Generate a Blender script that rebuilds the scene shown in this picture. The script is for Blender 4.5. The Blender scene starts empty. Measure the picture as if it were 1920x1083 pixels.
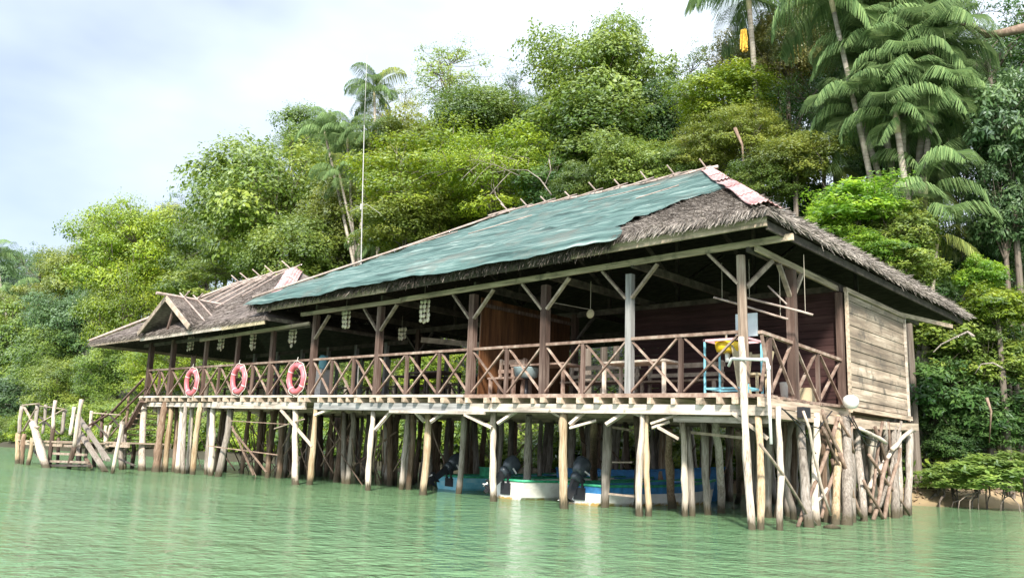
import bpy, math, random
import numpy as np
from mathutils import Vector, Matrix

random.seed(7)
RNG = np.random.default_rng(11)
SC = bpy.context.scene
COL = SC.collection
rad = math.radians

# ------------------------------------------------------------------ camera
# world axes follow the house: X along its front (right), Y into the bank, Z up; the water is z = 0
F, CX, CY, EYE = 1584., 960., 541.5, 1.07
HS, HC = .036, 843.                       # slope and middle height of the horizon line
def hz(x): return HC + HS * (x - 960)
def rc(x, y): return np.array([(x - CX) / F, -(y - CY) / F, -1.])
_up = np.cross(rc(0, hz(0)), rc(1920, hz(1920))); _up /= np.linalg.norm(_up)
if _up[1] < 0: _up = -_up
_v = rc(-855, hz(-855)); _X = -_v / np.linalg.norm(_v); _X -= _up * _X.dot(_up); _X /= np.linalg.norm(_X)
R = np.array([_X, np.cross(_up, _X), _up])
O = np.array([0, 0, EYE])
def ray(x, y): return R @ rc(x, y)
def onz(x, y, z): d = ray(x, y); return O + d * (z - EYE) / d[2]
def ony(x, y, Y): d = ray(x, y); return O + d * Y / d[1]
def onx(x, y, X): d = ray(x, y); return O + d * X / d[0]
def mpp(p): return (R.T @ (np.array(p) - O))[2] / -F        # metres per photo pixel at a point

cam = bpy.data.cameras.new('camera'); cam.sensor_width = 36; cam.lens = F / 1920 * 36
cam.clip_start = .05; cam.clip_end = 3000
co = bpy.data.objects.new('camera', cam); COL.objects.link(co)
m4 = np.eye(4); m4[:3, :3] = R; m4[:3, 3] = O
co.matrix_world = Matrix(m4.tolist())
SC.camera = co

# ------------------------------------------------------------------ sky, sun, exposure
SUN_EL, SUN_AZ = rad(38), rad(143)
w = bpy.data.worlds.new('World'); SC.world = w; w.use_nodes = True
nt = w.node_tree; nt.nodes.clear()
wo = nt.nodes.new('ShaderNodeOutputWorld'); bg = nt.nodes.new('ShaderNodeBackground')
sky = nt.nodes.new('ShaderNodeTexSky'); sky.sky_type = 'NISHITA'; sky.sun_disc = False
sky.sun_elevation = SUN_EL; sky.sun_rotation = SUN_AZ; sky.dust_density = 2.5; sky.air_density = 1.0
tc = nt.nodes.new('ShaderNodeTexCoord'); mp = nt.nodes.new('ShaderNodeMapping'); mp.inputs['Scale'].default_value = (1, 1, 2.2)
no = nt.nodes.new('ShaderNodeTexNoise'); no.inputs['Scale'].default_value = 1.7; no.inputs['Detail'].default_value = 5; no.inputs['Roughness'].default_value = .5
rp = nt.nodes.new('ShaderNodeValToRGB'); rp.color_ramp.elements[0].position = .30; rp.color_ramp.elements[1].position = .62
rp.color_ramp.elements[0].color = (.45, .45, .45, 1); rp.color_ramp.elements[1].color = (1, 1, 1, 1)
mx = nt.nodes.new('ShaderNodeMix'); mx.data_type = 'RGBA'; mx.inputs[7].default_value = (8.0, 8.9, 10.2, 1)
L_ = nt.links.new
L_(tc.outputs['Generated'], mp.inputs['Vector']); L_(mp.outputs[0], no.inputs['Vector']); L_(no.outputs['Fac'], rp.inputs[0])
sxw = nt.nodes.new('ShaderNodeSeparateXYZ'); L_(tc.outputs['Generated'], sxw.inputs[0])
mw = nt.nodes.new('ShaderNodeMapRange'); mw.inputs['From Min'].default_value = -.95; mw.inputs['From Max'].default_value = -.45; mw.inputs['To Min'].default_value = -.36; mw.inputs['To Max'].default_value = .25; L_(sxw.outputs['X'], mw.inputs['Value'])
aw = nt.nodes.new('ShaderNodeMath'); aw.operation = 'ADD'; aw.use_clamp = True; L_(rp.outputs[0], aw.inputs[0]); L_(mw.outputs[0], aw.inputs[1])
L_(aw.outputs[0], mx.inputs[0]); L_(sky.outputs[0], mx.inputs[6]); my = nt.nodes.new('ShaderNodeMapRange'); my.inputs['From Min'].default_value = -.5; my.inputs['From Max'].default_value = .35; my.inputs['To Min'].default_value = 1.3; my.inputs['To Max'].default_value = .84; L_(sxw.outputs['Y'], my.inputs['Value'])   # sky brightened behind the camera, on the sun's side, as added facade fill
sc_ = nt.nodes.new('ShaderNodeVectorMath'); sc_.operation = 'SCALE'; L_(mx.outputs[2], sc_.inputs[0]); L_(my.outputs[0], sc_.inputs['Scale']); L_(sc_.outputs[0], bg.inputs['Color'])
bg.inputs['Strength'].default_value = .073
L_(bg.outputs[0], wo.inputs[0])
sl = bpy.data.lights.new('sun', 'SUN'); sl.energy = 3.3; sl.angle = rad(5.0); sl.color = (1, .95, .86)
so = bpy.data.objects.new('sun', sl); COL.objects.link(so)
sd = Vector((math.sin(SUN_AZ) * math.cos(SUN_EL), math.cos(SUN_AZ) * math.cos(SUN_EL), math.sin(SUN_EL)))
so.rotation_euler = sd.to_track_quat('Z', 'Y').to_euler(); so.location = (0, -10, 40)
vs = SC.view_settings
vs.view_transform = 'Standard'; vs.look = 'None'; vs.gamma = 1; vs.use_curve_mapping = False; vs.exposure = 1.36
SC.cycles.max_bounces = 6; SC.cycles.transparent_max_bounces = 6
SC.cycles.diffuse_bounces = 4; SC.cycles.glossy_bounces = 3; SC.cycles.transmission_bounces = 3

# ------------------------------------------------------------------ mesh builder
ORG = {}
class MB:
    def __init__(s): s.V = []; s.Fq = []; s.n = 0; s.T = None
    def add(s, verts, faces):
        verts = np.asarray(verts, float); k = s.n
        s.V.append(verts); s.n += len(verts)
        for f in faces: s.Fq.append([i + k for i in f])
        return s
    def beam(s, p, q, wd, h, up=(0, 0, 1)):
        p = np.array(p, float); q = np.array(q, float); d = q - p; L = np.linalg.norm(d); d = d / L
        u = np.array(up, float)
        if abs(d.dot(u)) > .97: u = np.array([0, 1., 0])
        r = np.cross(d, u); r /= np.linalg.norm(r); u = np.cross(r, d)
        c = [a * r * wd / 2 + b * u * h / 2 for a, b in ((-1, -1), (1, -1), (1, 1), (-1, 1))]
        v = [p + x for x in c] + [q + x for x in c]
        return s.add(v, [(0, 1, 2, 3), (7, 6, 5, 4), (0, 4, 5, 1), (1, 5, 6, 2), (2, 6, 7, 3), (3, 7, 4, 0)])
    def block(s, lo, hi):
        (a, b, c), (d, e, f) = lo, hi
        v = [(a, b, c), (d, b, c), (d, e, c), (a, e, c), (a, b, f), (d, b, f), (d, e, f), (a, e, f)]
        return s.add(v, [(3, 2, 1, 0), (4, 5, 6, 7), (0, 1, 5, 4), (1, 2, 6, 5), (2, 3, 7, 6), (3, 0, 4, 7)])
    def tube(s, pts, rads, n=8, jit=0, closed=False):
        pts = [np.array(p, float) for p in pts]
        if np.isscalar(rads): rads = [rads] * len(pts)
        V = []; Fs = []; m = len(pts); ref = None
        for i, p in enumerate(pts):
            a = pts[(i - 1) % m] if (closed or i) else pts[i]; b = pts[(i + 1) % m] if (closed or i < m - 1) else pts[i]
            d = b - a; d /= np.linalg.norm(d) + 1e-9
            if ref is None: ref = np.array([1., 0, 0]) if abs(d[0]) < .8 else np.array([0, 1., 0])
            x = ref - d * d.dot(ref); x /= np.linalg.norm(x); y = np.cross(d, x); ref = x
            for k in range(n):
                t = 2 * math.pi * k / n; r = rads[i] * (1 + random.uniform(-jit, jit))
                V.append(p + (x * math.cos(t) + y * math.sin(t)) * r)
        for i in range(m if closed else m - 1):
            for k in range(n):
                a = i * n; b = ((i + 1) % m) * n; k2 = (k + 1) % n
                Fs.append((a + k, a + k2, b + k2, b + k))
        if not closed:
            Fs.append(tuple(range(n - 1, -1, -1))); Fs.append(tuple((m - 1) * n + k for k in range(n)))
        return s.add(V, Fs)
    def lathe(s, c, prof, n=16, axis=2):
        V = []; Fs = []; c = np.array(c, float)
        for r, h in prof:
            for k in range(n):
                t = 2 * math.pi * k / n; q = [r * math.cos(t), r * math.sin(t)]; q.insert(axis, h); V.append(c + q)
        for i in range(len(prof) - 1):
            for k in range(n):
                Fs.append((i * n + k, i * n + (k + 1) % n, (i + 1) * n + (k + 1) % n, (i + 1) * n + k))
        Fs.append(tuple(range(n - 1, -1, -1))); Fs.append(tuple((len(prof) - 1) * n + k for k in range(n)))
        return s.add(V, Fs)
    def grid(s, fn, nu, nv):
        V = [fn(i / nu, j / nv) for j in range(nv + 1) for i in range(nu + 1)]
        Fs = [(j * (nu + 1) + i, j * (nu + 1) + i + 1, (j + 1) * (nu + 1) + i + 1, (j + 1) * (nu + 1) + i) for j in range(nv) for i in range(nu)]
        return s.add(V, Fs)
    def mesh(s, name, mat, smooth=False):
        me = bpy.data.meshes.new(name)
        V = np.concatenate(s.V) if s.V else np.zeros((0, 3))
        me.from_pydata(V.tolist(), [], s.Fq); me.materials.append(mat)
        if smooth: me.polygons.foreach_set('use_smooth', [True] * len(me.polygons))
        me.update(); return me
    def build(s, name, mat, parent=None, org=None, smooth=False):
        V = np.concatenate(s.V)
        if parent is not None: org = ORG[parent.name]
        elif org is None:
            lo, hi = V.min(0), V.max(0); org = np.array([(lo[0] + hi[0]) / 2, (lo[1] + hi[1]) / 2, lo[2]])
        s.V = [V - np.array(org)]
        o = bpy.data.objects.new(name, s.mesh(name, mat, smooth)); COL.objects.link(o)
        if parent is not None: o.parent = parent
        else: o.location = org
        ORG[o.name] = np.array(org, float)
        return o

def quads_mesh(name, P4, mat, tone=None):
    """mesh of loose quads, P4 = (n,4,3)"""
    n = len(P4); me = bpy.data.meshes.new(name)
    me.vertices.add(n * 4); me.vertices.foreach_set('co', np.ascontiguousarray(P4, np.float32).reshape(-1))
    me.loops.add(n * 4); me.loops.foreach_set('vertex_index', np.arange(n * 4, dtype=np.int32))
    me.polygons.add(n); me.polygons.foreach_set('loop_start', np.arange(0, n * 4, 4, dtype=np.int32))
    try: me.polygons.foreach_set('loop_total', np.full(n, 4, np.int32))
    except Exception: pass
    if tone is not None:
        at = me.attributes.new('tone', 'FLOAT', 'FACE'); at.data.foreach_set('value', np.asarray(tone, np.float32))
    me.materials.append(mat); me.update(); me.validate()
    return me

def link(name, me, parent=None, org=None):
    o = bpy.data.objects.new(name, me); COL.objects.link(o)
    if parent is not None: o.parent = parent; org = ORG[parent.name]
    elif org is not None: o.location = org
    ORG[o.name] = np.array(org if org is not None else (0, 0, 0), float)
    return o
def tag(o, label=None, cat=None, group=None, kind=None):
    if label: o['label'] = label
    if cat: o['category'] = cat
    if group: o['group'] = group
    if kind: o['kind'] = kind
    return o
def empty(name, loc, label, cat, group=None):
    o = bpy.data.objects.new(name, None); COL.objects.link(o); o.location = loc; o.empty_display_size = .2
    ORG[o.name] = np.array(loc, float)
    return tag(o, label, cat, group)

# ------------------------------------------------------------------ materials
def newmat(name):
    m = bpy.data.materials.new(name); m.use_nodes = True; t = m.node_tree
    return m, t, t.nodes['Principled BSDF'], t.links.new
def nd(t, typ, **kw):
    n = t.nodes.new(typ)
    for k, v in kw.items():
        if k in n.inputs.keys() if hasattr(n.inputs, 'keys') else False: n.inputs[k].default_value = v
        else: setattr(n, k, v)
    return n
def ramp(t, stops):
    r = t.nodes.new('ShaderNodeValToRGB'); e = r.color_ramp.elements
    while len(e) < len(stops): e.new(.5)
    for x, (p, c) in zip(e, stops): x.position = p; x.color = (*c, 1)
    return r
def grained(name, cols, stretch=(1, 1, 1), scale=6, rough=.8, bump=.25, objvar=.35, islevar=.0, spots=None, spec=.25, tide=None, tide_h=.15):
    """weathered surface: colour ramp over stretched noise, second noise for stains, per-object / per-board variation"""
    m, t, b, L = newmat(name)
    tc = t.nodes.new('ShaderNodeTexCoord'); mp = t.nodes.new('ShaderNodeMapping'); mp.inputs['Scale'].default_value = stretch
    oi = t.nodes.new('ShaderNodeObjectInfo')
    L(tc.outputs['Object'], mp.inputs['Vector'])
    sh = nd(t, 'ShaderNodeMath', operation='MULTIPLY'); sh.inputs[1].default_value = 37.
    L(oi.outputs['Random'], sh.inputs[0])
    n1 = t.nodes.new('ShaderNodeTexNoise'); n1.noise_dimensions = '4D'; n1.inputs['Scale'].default_value = scale; n1.inputs['Detail'].default_value = 7; n1.inputs['Roughness'].default_value = .62
    L(mp.outputs[0], n1.inputs['Vector']); L(sh.outputs[0], n1.inputs['W'])
    n2 = t.nodes.new('ShaderNodeTexNoise'); n2.noise_dimensions = '4D'; n2.inputs['Scale'].default_value = 1.1; n2.inputs['Detail'].default_value = 4
    L(tc.outputs['Object'], n2.inputs['Vector']); L(sh.outputs[0], n2.inputs['W'])
    mixn = nd(t, 'ShaderNodeMath', operation='MULTIPLY_ADD'); L(n2.outputs['Fac'], mixn.inputs[0]); mixn.inputs[1].default_value = .55
    L(n1.outputs['Fac'], mixn.inputs[2])
    sb = nd(t, 'ShaderNodeMath', operation='SUBTRACT'); L(mixn.outputs[0], sb.inputs[0]); sb.inputs[1].default_value = .27
    k = len(cols); rp = ramp(t, [(.28 + .46 * i / (k - 1), c) for i, c in enumerate(cols)]); L(sb.outputs[0], rp.inputs[0])
    out = rp.outputs[0]
    hsv = t.nodes.new('ShaderNodeHueSaturation')
    mr = t.nodes.new('ShaderNodeMapRange'); mr.inputs['To Min'].default_value = 1 - objvar; mr.inputs['To Max'].default_value = 1 + objvar
    if islevar:
        ge = t.nodes.new('ShaderNodeNewGeometry')
        L(ge.outputs['Random Per Island'], mr.inputs['Value']); mr.inputs['To Min'].default_value = 1 - islevar; mr.inputs['To Max'].default_value = 1 + islevar
    else: L(oi.outputs['Random'], mr.inputs['Value'])
    L(mr.outputs[0], hsv.inputs['Value']); L(out, hsv.inputs['Color']); out = hsv.outputs[0]
    if spots:
        n3 = t.nodes.new('ShaderNodeTexNoise'); n3.inputs['Scale'].default_value = 2.3; n3.inputs['Detail'].default_value = 6; n3.inputs['Roughness'].default_value = .7
        L(tc.outputs['Object'], n3.inputs['Vector']); r3 = ramp(t, [(.52, (0, 0, 0)), (.66, (1, 1, 1))]); L(n3.outputs['Fac'], r3.inputs[0])
        mxx = nd(t, 'ShaderNodeMix', data_type='RGBA'); L(r3.outputs[0], mxx.inputs[0]); L(out, mxx.inputs[6]); mxx.inputs[7].default_value = (*spots, 1); out = mxx.outputs[2]
    if tide:
        ge2 = t.nodes.new('ShaderNodeNewGeometry'); sx = t.nodes.new('ShaderNodeSeparateXYZ'); L(ge2.outputs['Position'], sx.inputs[0])
        ad = nd(t, 'ShaderNodeMath', operation='MULTIPLY_ADD'); L(n1.outputs['Fac'], ad.inputs[0]); ad.inputs[1].default_value = -.5; L(sx.outputs['Z'], ad.inputs[2])
        r4 = ramp(t, [(0, (1, 1, 1)), (max(.02, tide_h), (0, 0, 0))]); sh2 = nd(t, 'ShaderNodeMath', operation='ADD'); L(ad.outputs[0], sh2.inputs[0]); sh2.inputs[1].default_value = .16 - tide_h + (.14 if tide_h < .17 else 0); L(sh2.outputs[0], r4.inputs[0])
        mz = nd(t, 'ShaderNodeMix', data_type='RGBA'); L(r4.outputs[0], mz.inputs[0]); L(out, mz.inputs[6]); mz.inputs[7].default_value = (*tide, 1); out = mz.outputs[2]
    L(out, b.inputs['Base Color']); b.inputs['Roughness'].default_value = rough; b.inputs['Specular IOR Level'].default_value = spec
    if bump:
        bp = t.nodes.new('ShaderNodeBump'); bp.inputs['Strength'].default_value = bump; bp.inputs['Distance'].default_value = .03
        L(n1.outputs['Fac'], bp.inputs['Height']); L(bp.outputs[0], b.inputs['Normal'])
    return m
def plain(name, c, rough=.5, metal=0, var=.15, scale=8, spec=.5):
    m, t, b, L = newmat(name)
    tc = t.nodes.new('ShaderNodeTexCoord'); n1 = t.nodes.new('ShaderNodeTexNoise'); n1.inputs['Scale'].default_value = scale; n1.inputs['Detail'].default_value = 5
    L(tc.outputs['Object'], n1.inputs['Vector'])
    r = ramp(t, [(.3, [x * (1 - var) for x in c]), (.7, [min(1, x * (1 + var)) for x in c])]); L(n1.outputs['Fac'], r.inputs[0]); L(r.outputs[0], b.inputs['Base Color'])
    b.inputs['Roughness'].default_value = rough; b.inputs['Metallic'].default_value = metal; b.inputs['Specular IOR Level'].default_value = spec
    return m
VERT = (13, 13, .8); ALX = (1.0, 14, 14); ALY = (14, 1.0, 14)
TIDE = (.075, .062, .038)
M = {}
M['pile_white'] = grained('bleached_pile', [(.22, .17, .13), (.54, .46, .37), (.72, .64, .54)], VERT, 2.6, tide=TIDE, objvar=.15, bump=.9)
M['pile_tan'] = grained('tan_pile', [(.20, .12, .06), (.39, .29, .18), (.54, .44, .31)], VERT, 2.6, tide=TIDE, objvar=.15, bump=.9)
M['pile_brown'] = grained('brown_pile', [(.07, .045, .03), (.20, .13, .085), (.36, .28, .21)], VERT, 2.6, tide=TIDE, objvar=.25, bump=.9)
M['pile_gray'] = grained('gray_pile', [(.10, .08, .065), (.27, .23, .19), (.45, .40, .35)], VERT, 2.6, tide=TIDE, objvar=.25, bump=.9)
M['pile_dark'] = grained('dark_pile', [(.045, .03, .022), (.13, .09, .065), (.24, .18, .14)], VERT, 2.6, tide=(.05, .045, .03), objvar=.3, bump=.9)
M['stick'] = grained('brown_stick', [(.09, .06, .045), (.22, .15, .11), (.36, .27, .21)], (6, 6, 3), 2, objvar=.35, bump=.4)
M['post'] = grained('dark_red_post', [(.05, .031, .024), (.105, .066, .052), (.22, .16, .132)], VERT, 1.4, objvar=.2)
M['post_brown'] = grained('brown_gray_post', [(.10, .07, .05), (.22, .16, .12), (.42, .34, .27)], VERT, 1.6, objvar=.1)
M['post_gray'] = grained('gray_post', [(.13, .12, .11), (.27, .26, .25), (.42, .40, .38)], VERT, 1.4, objvar=.1)
M['rail'] = grained('faded_rail', [(.11, .065, .048), (.25, .17, .132), (.43, .35, .285)], (3, 3, 3), 2.2, objvar=.2)
M['beam'] = grained('weathered_beam', [(.16, .13, .10), (.44, .34, .25), (.64, .52, .40)], ALX, 1.5, objvar=.18, spots=(.20, .17, .13))
M['beam_y'] = grained('weathered_crossbeam', [(.16, .13, .10), (.44, .34, .25), (.64, .52, .40)], ALY, 1.5, objvar=.18)
M['beam_dark'] = grained('dark_beam', [(.03, .025, .022), (.08, .065, .055), (.15, .125, .10)], (4, 4, 4), 1.5, objvar=.25)  # darker beam timber for rafters, ties and other scattered pieces
M['brace'] = grained('weathered_brace', [(.14, .11, .09), (.32, .25, .19), (.49, .40, .32)], (5, 5, 5), 1.6, objvar=.2)
M['brace_pale'] = grained('pale_brace', [(.26, .23, .19), (.52, .43, .35), (.69, .59, .49)], (5, 5, 5), 1.6, objvar=.15)
M['deck'] = grained('deck_boards', [(.11, .07, .055), (.26, .18, .14), (.44, .35, .28)], ALX, 1.5, objvar=.1, islevar=.25)
M['bearer'] = grained('bearer_timber', [(.20, .17, .14), (.48, .41, .34), (.67, .60, .52)], ALX, 1.3, objvar=.1, spots=(.26, .22, .18))
M['bearer_gray'] = grained('gray_bearer_timber', [(.12, .115, .11), (.24, .235, .225), (.40, .39, .37)], ALX, 1.3, objvar=.1)
M['plank'] = grained('raw_wall_planks', [(.15, .115, .09), (.33, .255, .19), (.58, .48, .375)], ALY, .9, objvar=.05, islevar=.38, spots=(.13, .11, .09))
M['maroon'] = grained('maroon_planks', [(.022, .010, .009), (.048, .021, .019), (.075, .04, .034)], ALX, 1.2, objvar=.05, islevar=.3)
M['cedar'] = grained('varnished_boards', [(.045, .02, .012), (.115, .05, .022), (.19, .088, .04)], VERT, 1.2, rough=.45, objvar=.05, islevar=.3)
M['thatch'] = grained('brown_thatch', [(.055, .045, .04), (.15, .12, .105), (.29, .25, .22)], (9, 3, 3), 3, rough=.95, bump=.9, objvar=.05)
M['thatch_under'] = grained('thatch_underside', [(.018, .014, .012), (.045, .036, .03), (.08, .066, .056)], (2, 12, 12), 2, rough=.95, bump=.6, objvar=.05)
M['straw'] = grained('thatch_strands', [(.10, .085, .072), (.225, .195, .17), (.38, .34, .295)], (3, 3, 3), 3, rough=.9, bump=0, objvar=.05, islevar=.55)
M['straw_dark'] = grained('dark_thatch_strands', [(.035, .028, .024), (.10, .082, .068), (.22, .19, .16)], (1.2, 1.2, 1.2), 2.2, rough=.9, bump=0, objvar=.05, islevar=.55)
M['tin'] = grained('faded_red_sheet', [(.33, .12, .12), (.45, .26, .25), (.55, .45, .43)], (3, 3, 3), 2.0, rough=.5, bump=.1, objvar=.1, spots=(.58, .48, .43))
M['batten'] = grained('bamboo_batten', [(.22, .16, .13), (.38, .30, .26), (.50, .42, .37)], (5, 5, 5), 2, objvar=.15)
M['red_ring'] = plain('faded_red_plastic', (.60, .14, .16), .45, var=.25)
M['white_rope'] = plain('white_rope', (.66, .62, .56), .9)
M['shell'] = plain('seashell', (.72, .64, .5), .4, var=.3, scale=20)
M['cord'] = plain('cord', (.35, .3, .24), .9)
M['black_motor'] = plain('black_cowl_paint', (.045, .055, .066), .3, var=.3)
M['dark_metal'] = plain('dark_metal', (.03, .03, .035), .45, .3)
M['hull_white'] = grained('white_hull', [(.50, .47, .40), (.72, .70, .65), (.80, .79, .76)], (2, 2, 2), 2, rough=.4, bump=.03, objvar=.05, tide=(.42, .27, .09), tide_h=.05)
M['hull_blue'] = grained('blue_hull', [(.12, .42, .56), (.22, .58, .70), (.42, .68, .74)], (2, 2, 2), 2, rough=.4, bump=.03, objvar=.05)
M['deep_blue'] = plain('deep_blue_paint', (.04, .19, .42), .4, var=.3)
M['boat_green'] = plain('green_paint', (.035, .32, .16), .45, var=.35)
M['aqua'] = plain('pale_blue_paint', (.22, .52, .62), .5)
M['yellow'] = plain('yellow_plastic', (.80, .52, .02), .4)
M['bloom'] = plain('orange_bloom', (.72, .42, .05), .7, var=.4, scale=12)
M['pvc'] = plain('white_pvc', (.74, .74, .72), .35, var=.06)
M['pink'] = plain('pink_paint', (.72, .42, .45), .5)
M['board'] = plain('pale_board', (.55, .62, .66), .4, var=.35, scale=2.2)
M['white'] = plain('white_paint', (.68, .66, .62), .6, var=.15)
M['grayblue'] = plain('gray_blue_plastic', (.25, .32, .33), .4)
M['ply'] = plain('pale_plywood', (.46, .38, .24), .7, var=.25, scale=3)
M['mast'] = plain('white_mast_paint', (.36, .35, .33), .6)
M['wire'] = plain('black_cable', (.015, .015, .017), .5)
M['bark'] = grained('bark', [(.06, .045, .035), (.15, .12, .095), (.30, .26, .22)], (5, 5, 2), 2.0, bump=.6, objvar=.3)
M['palm_bark'] = grained('palm_bark', [(.14, .11, .09), (.30, .26, .21), (.44, .39, .33)], (1, 1, 9), 1.5, bump=.4, objvar=.25)

def leafmat(name, c, trans=.36, hv=.03, gloss=.03):
    m, t, b, L = newmat(name); t.nodes.remove(b)
    out = [n for n in t.nodes if n.type == 'OUTPUT_MATERIAL'][0]
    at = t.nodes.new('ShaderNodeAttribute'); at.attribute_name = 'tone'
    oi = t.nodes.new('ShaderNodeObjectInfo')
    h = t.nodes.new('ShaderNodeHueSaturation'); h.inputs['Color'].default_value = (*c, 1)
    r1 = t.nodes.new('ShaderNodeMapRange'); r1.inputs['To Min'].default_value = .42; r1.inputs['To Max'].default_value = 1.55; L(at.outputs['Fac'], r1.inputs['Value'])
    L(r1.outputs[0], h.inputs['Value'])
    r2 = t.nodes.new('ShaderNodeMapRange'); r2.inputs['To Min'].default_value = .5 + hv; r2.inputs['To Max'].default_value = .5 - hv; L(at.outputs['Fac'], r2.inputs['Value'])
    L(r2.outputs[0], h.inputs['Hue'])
    h2 = t.nodes.new('ShaderNodeHueSaturation'); L(h.outputs[0], h2.inputs['Color'])
    r3 = t.nodes.new('ShaderNodeMapRange'); r3.inputs['To Min'].default_value = .8; r3.inputs['To Max'].default_value = 1.2; L(oi.outputs['Random'], r3.inputs['Value']); L(r3.outputs[0], h2.inputs['Value'])
    d = t.nodes.new('ShaderNodeBsdfDiffuse'); L(h2.outputs[0], d.inputs['Color'])
    tr = t.nodes.new('ShaderNodeBsdfTranslucent'); hh = t.nodes.new('ShaderNodeHueSaturation'); hh.inputs['Hue'].default_value = .495; hh.inputs['Value'].default_value = 1.5; L(h2.outputs[0], hh.inputs['Color']); L(hh.outputs[0], tr.inputs['Color'])
    ms = t.nodes.new('ShaderNodeMixShader'); ms.inputs[0].default_value = trans; L(d.outputs[0], ms.inputs[1]); L(tr.outputs[0], ms.inputs[2])
    gl = t.nodes.new('ShaderNodeBsdfGlossy'); gl.inputs['Roughness'].default_value = .42
    fr = t.nodes.new('ShaderNodeFresnel'); fr.inputs['IOR'].default_value = 1.4
    mm = nd(t, 'ShaderNodeMath', operation='MULTIPLY'); L(fr.outputs[0], mm.inputs[0]); mm.inputs[1].default_value = gloss * 5
    m2 = t.nodes.new('ShaderNodeMixShader'); L(mm.outputs[0], m2.inputs[0]); L(ms.outputs[0], m2.inputs[1]); L(gl.outputs[0], m2.inputs[2])
    L(m2.outputs[0], out.inputs['Surface'])
    return m
LF = dict(
    yellow=leafmat('yellow_green_leaf', (.20, .285, .022)),
    olive=leafmat('olive_leaf', (.19, .235, .036)),
    light=leafmat('light_green_leaf', (.185, .26, .042)),
    mid=leafmat('mid_green_leaf', (.135, .212, .032)),
    dark=leafmat('dark_green_leaf', (.07, .148, .034), .4),
    blue=leafmat('blue_green_leaf', (.10, .175, .064), .4),
    lime=leafmat('lime_leaf', (.18, .315, .03), .5),
    mangrove=leafmat('mangrove_leaf', (.22, .32, .07), .45),
    brown=leafmat('brown_olive_leaf', (.15, .15, .035)),
    palm=leafmat('palm_leaf', (.165, .25, .10), .38, gloss=.025),
    palm_yellow=leafmat('yellow_palm_leaf', (.21, .25, .07), .4),
)

# ------------------------------------------------------------------ ground and water
def shore(X):
    if X > -7: return 24.4 + (X + 7) * 1.5
    if X > -22: return 24.4
    return max(22.0, 24.4 + (X + 22) * .06)
def ground(X, Y):
    d = Y - shore(X); wob = .25 * math.sin(X * .9) + .15 * math.sin(X * 2.3 + 1)
    d += wob
    if d < 0: return max(-2.5, -.04 + d * .35)
    if d < .5: return -.04 + d * .8
    if d < 2: return .36 + (d - .5) * .12
    return min(.54 + (d - 2) * .42, 17 + .3 * math.sin(X * .1) + .02 * d) + .25 * math.sin(X * .5 + Y * .7)
def gridaxis(lo, hi, fine0, fine1, fs, cs):
    a = list(np.arange(lo, fine0, cs)) + list(np.arange(fine0, fine1, fs)) + list(np.arange(fine1, hi + cs, cs)); return a
xs = gridaxis(-900, 900, -100, 20, 1.0, 50); ys = gridaxis(-900, 900, 18, 34, .4, 50)
ys = sorted(set(ys + list(np.arange(34, 80, 2.0))))
g = MB(); g.add([(x, y, ground(x, y)) for y in ys for x in xs],
                [(j * len(xs) + i, j * len(xs) + i + 1, (j + 1) * len(xs) + i + 1, (j + 1) * len(xs) + i) for j in range(len(ys) - 1) for i in range(len(xs) - 1)])
m, t, b, L = newmat('earth_and_sand')
ge = t.nodes.new('ShaderNodeNewGeometry'); sx = t.nodes.new('ShaderNodeSeparateXYZ'); L(ge.outputs['Position'], sx.inputs[0])
n1 = t.nodes.new('ShaderNodeTexNoise'); n1.inputs['Scale'].default_value = 1.6; n1.inputs['Detail'].default_value = 8; L(ge.outputs['Position'], n1.inputs['Vector'])
ad = nd(t, 'ShaderNodeMath', operation='MULTIPLY_ADD'); L(n1.outputs['Fac'], ad.inputs[0]); ad.inputs[1].default_value = .5; L(sx.outputs['Z'], ad.inputs[2])
r = ramp(t, [(.05, (.10, .085, .05)), (.32, (.30, .22, .12)), (.62, (.34, .25, .15)), (.85, (.05, .045, .025)), (1, (.035, .04, .018))]); L(ad.outputs[0], r.inputs[0]); rx_ = t.nodes.new('ShaderNodeMapRange'); rx_.inputs['From Min'].default_value = -22; rx_.inputs['From Max'].default_value = -14; L(sx.outputs['X'], rx_.inputs['Value'])
mz = nd(t, 'ShaderNodeMix', data_type='RGBA'); L(rx_.outputs[0], mz.inputs[0]); mz.inputs[6].default_value = (.045, .04, .022, 1); L(r.outputs[0], mz.inputs[7]); L(mz.outputs[2], b.inputs['Base Color'])
b.inputs['Roughness'].default_value = .95
bp = t.nodes.new('ShaderNodeBump'); bp.inputs['Strength'].default_value = .6; bp.inputs['Distance'].default_value = .15; L(n1.outputs['Fac'], bp.inputs['Height']); L(bp.outputs[0], b.inputs['Normal'])
o = g.build('ground', m, org=(0, 0, 0), smooth=True); tag(o, kind='structure')

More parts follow.
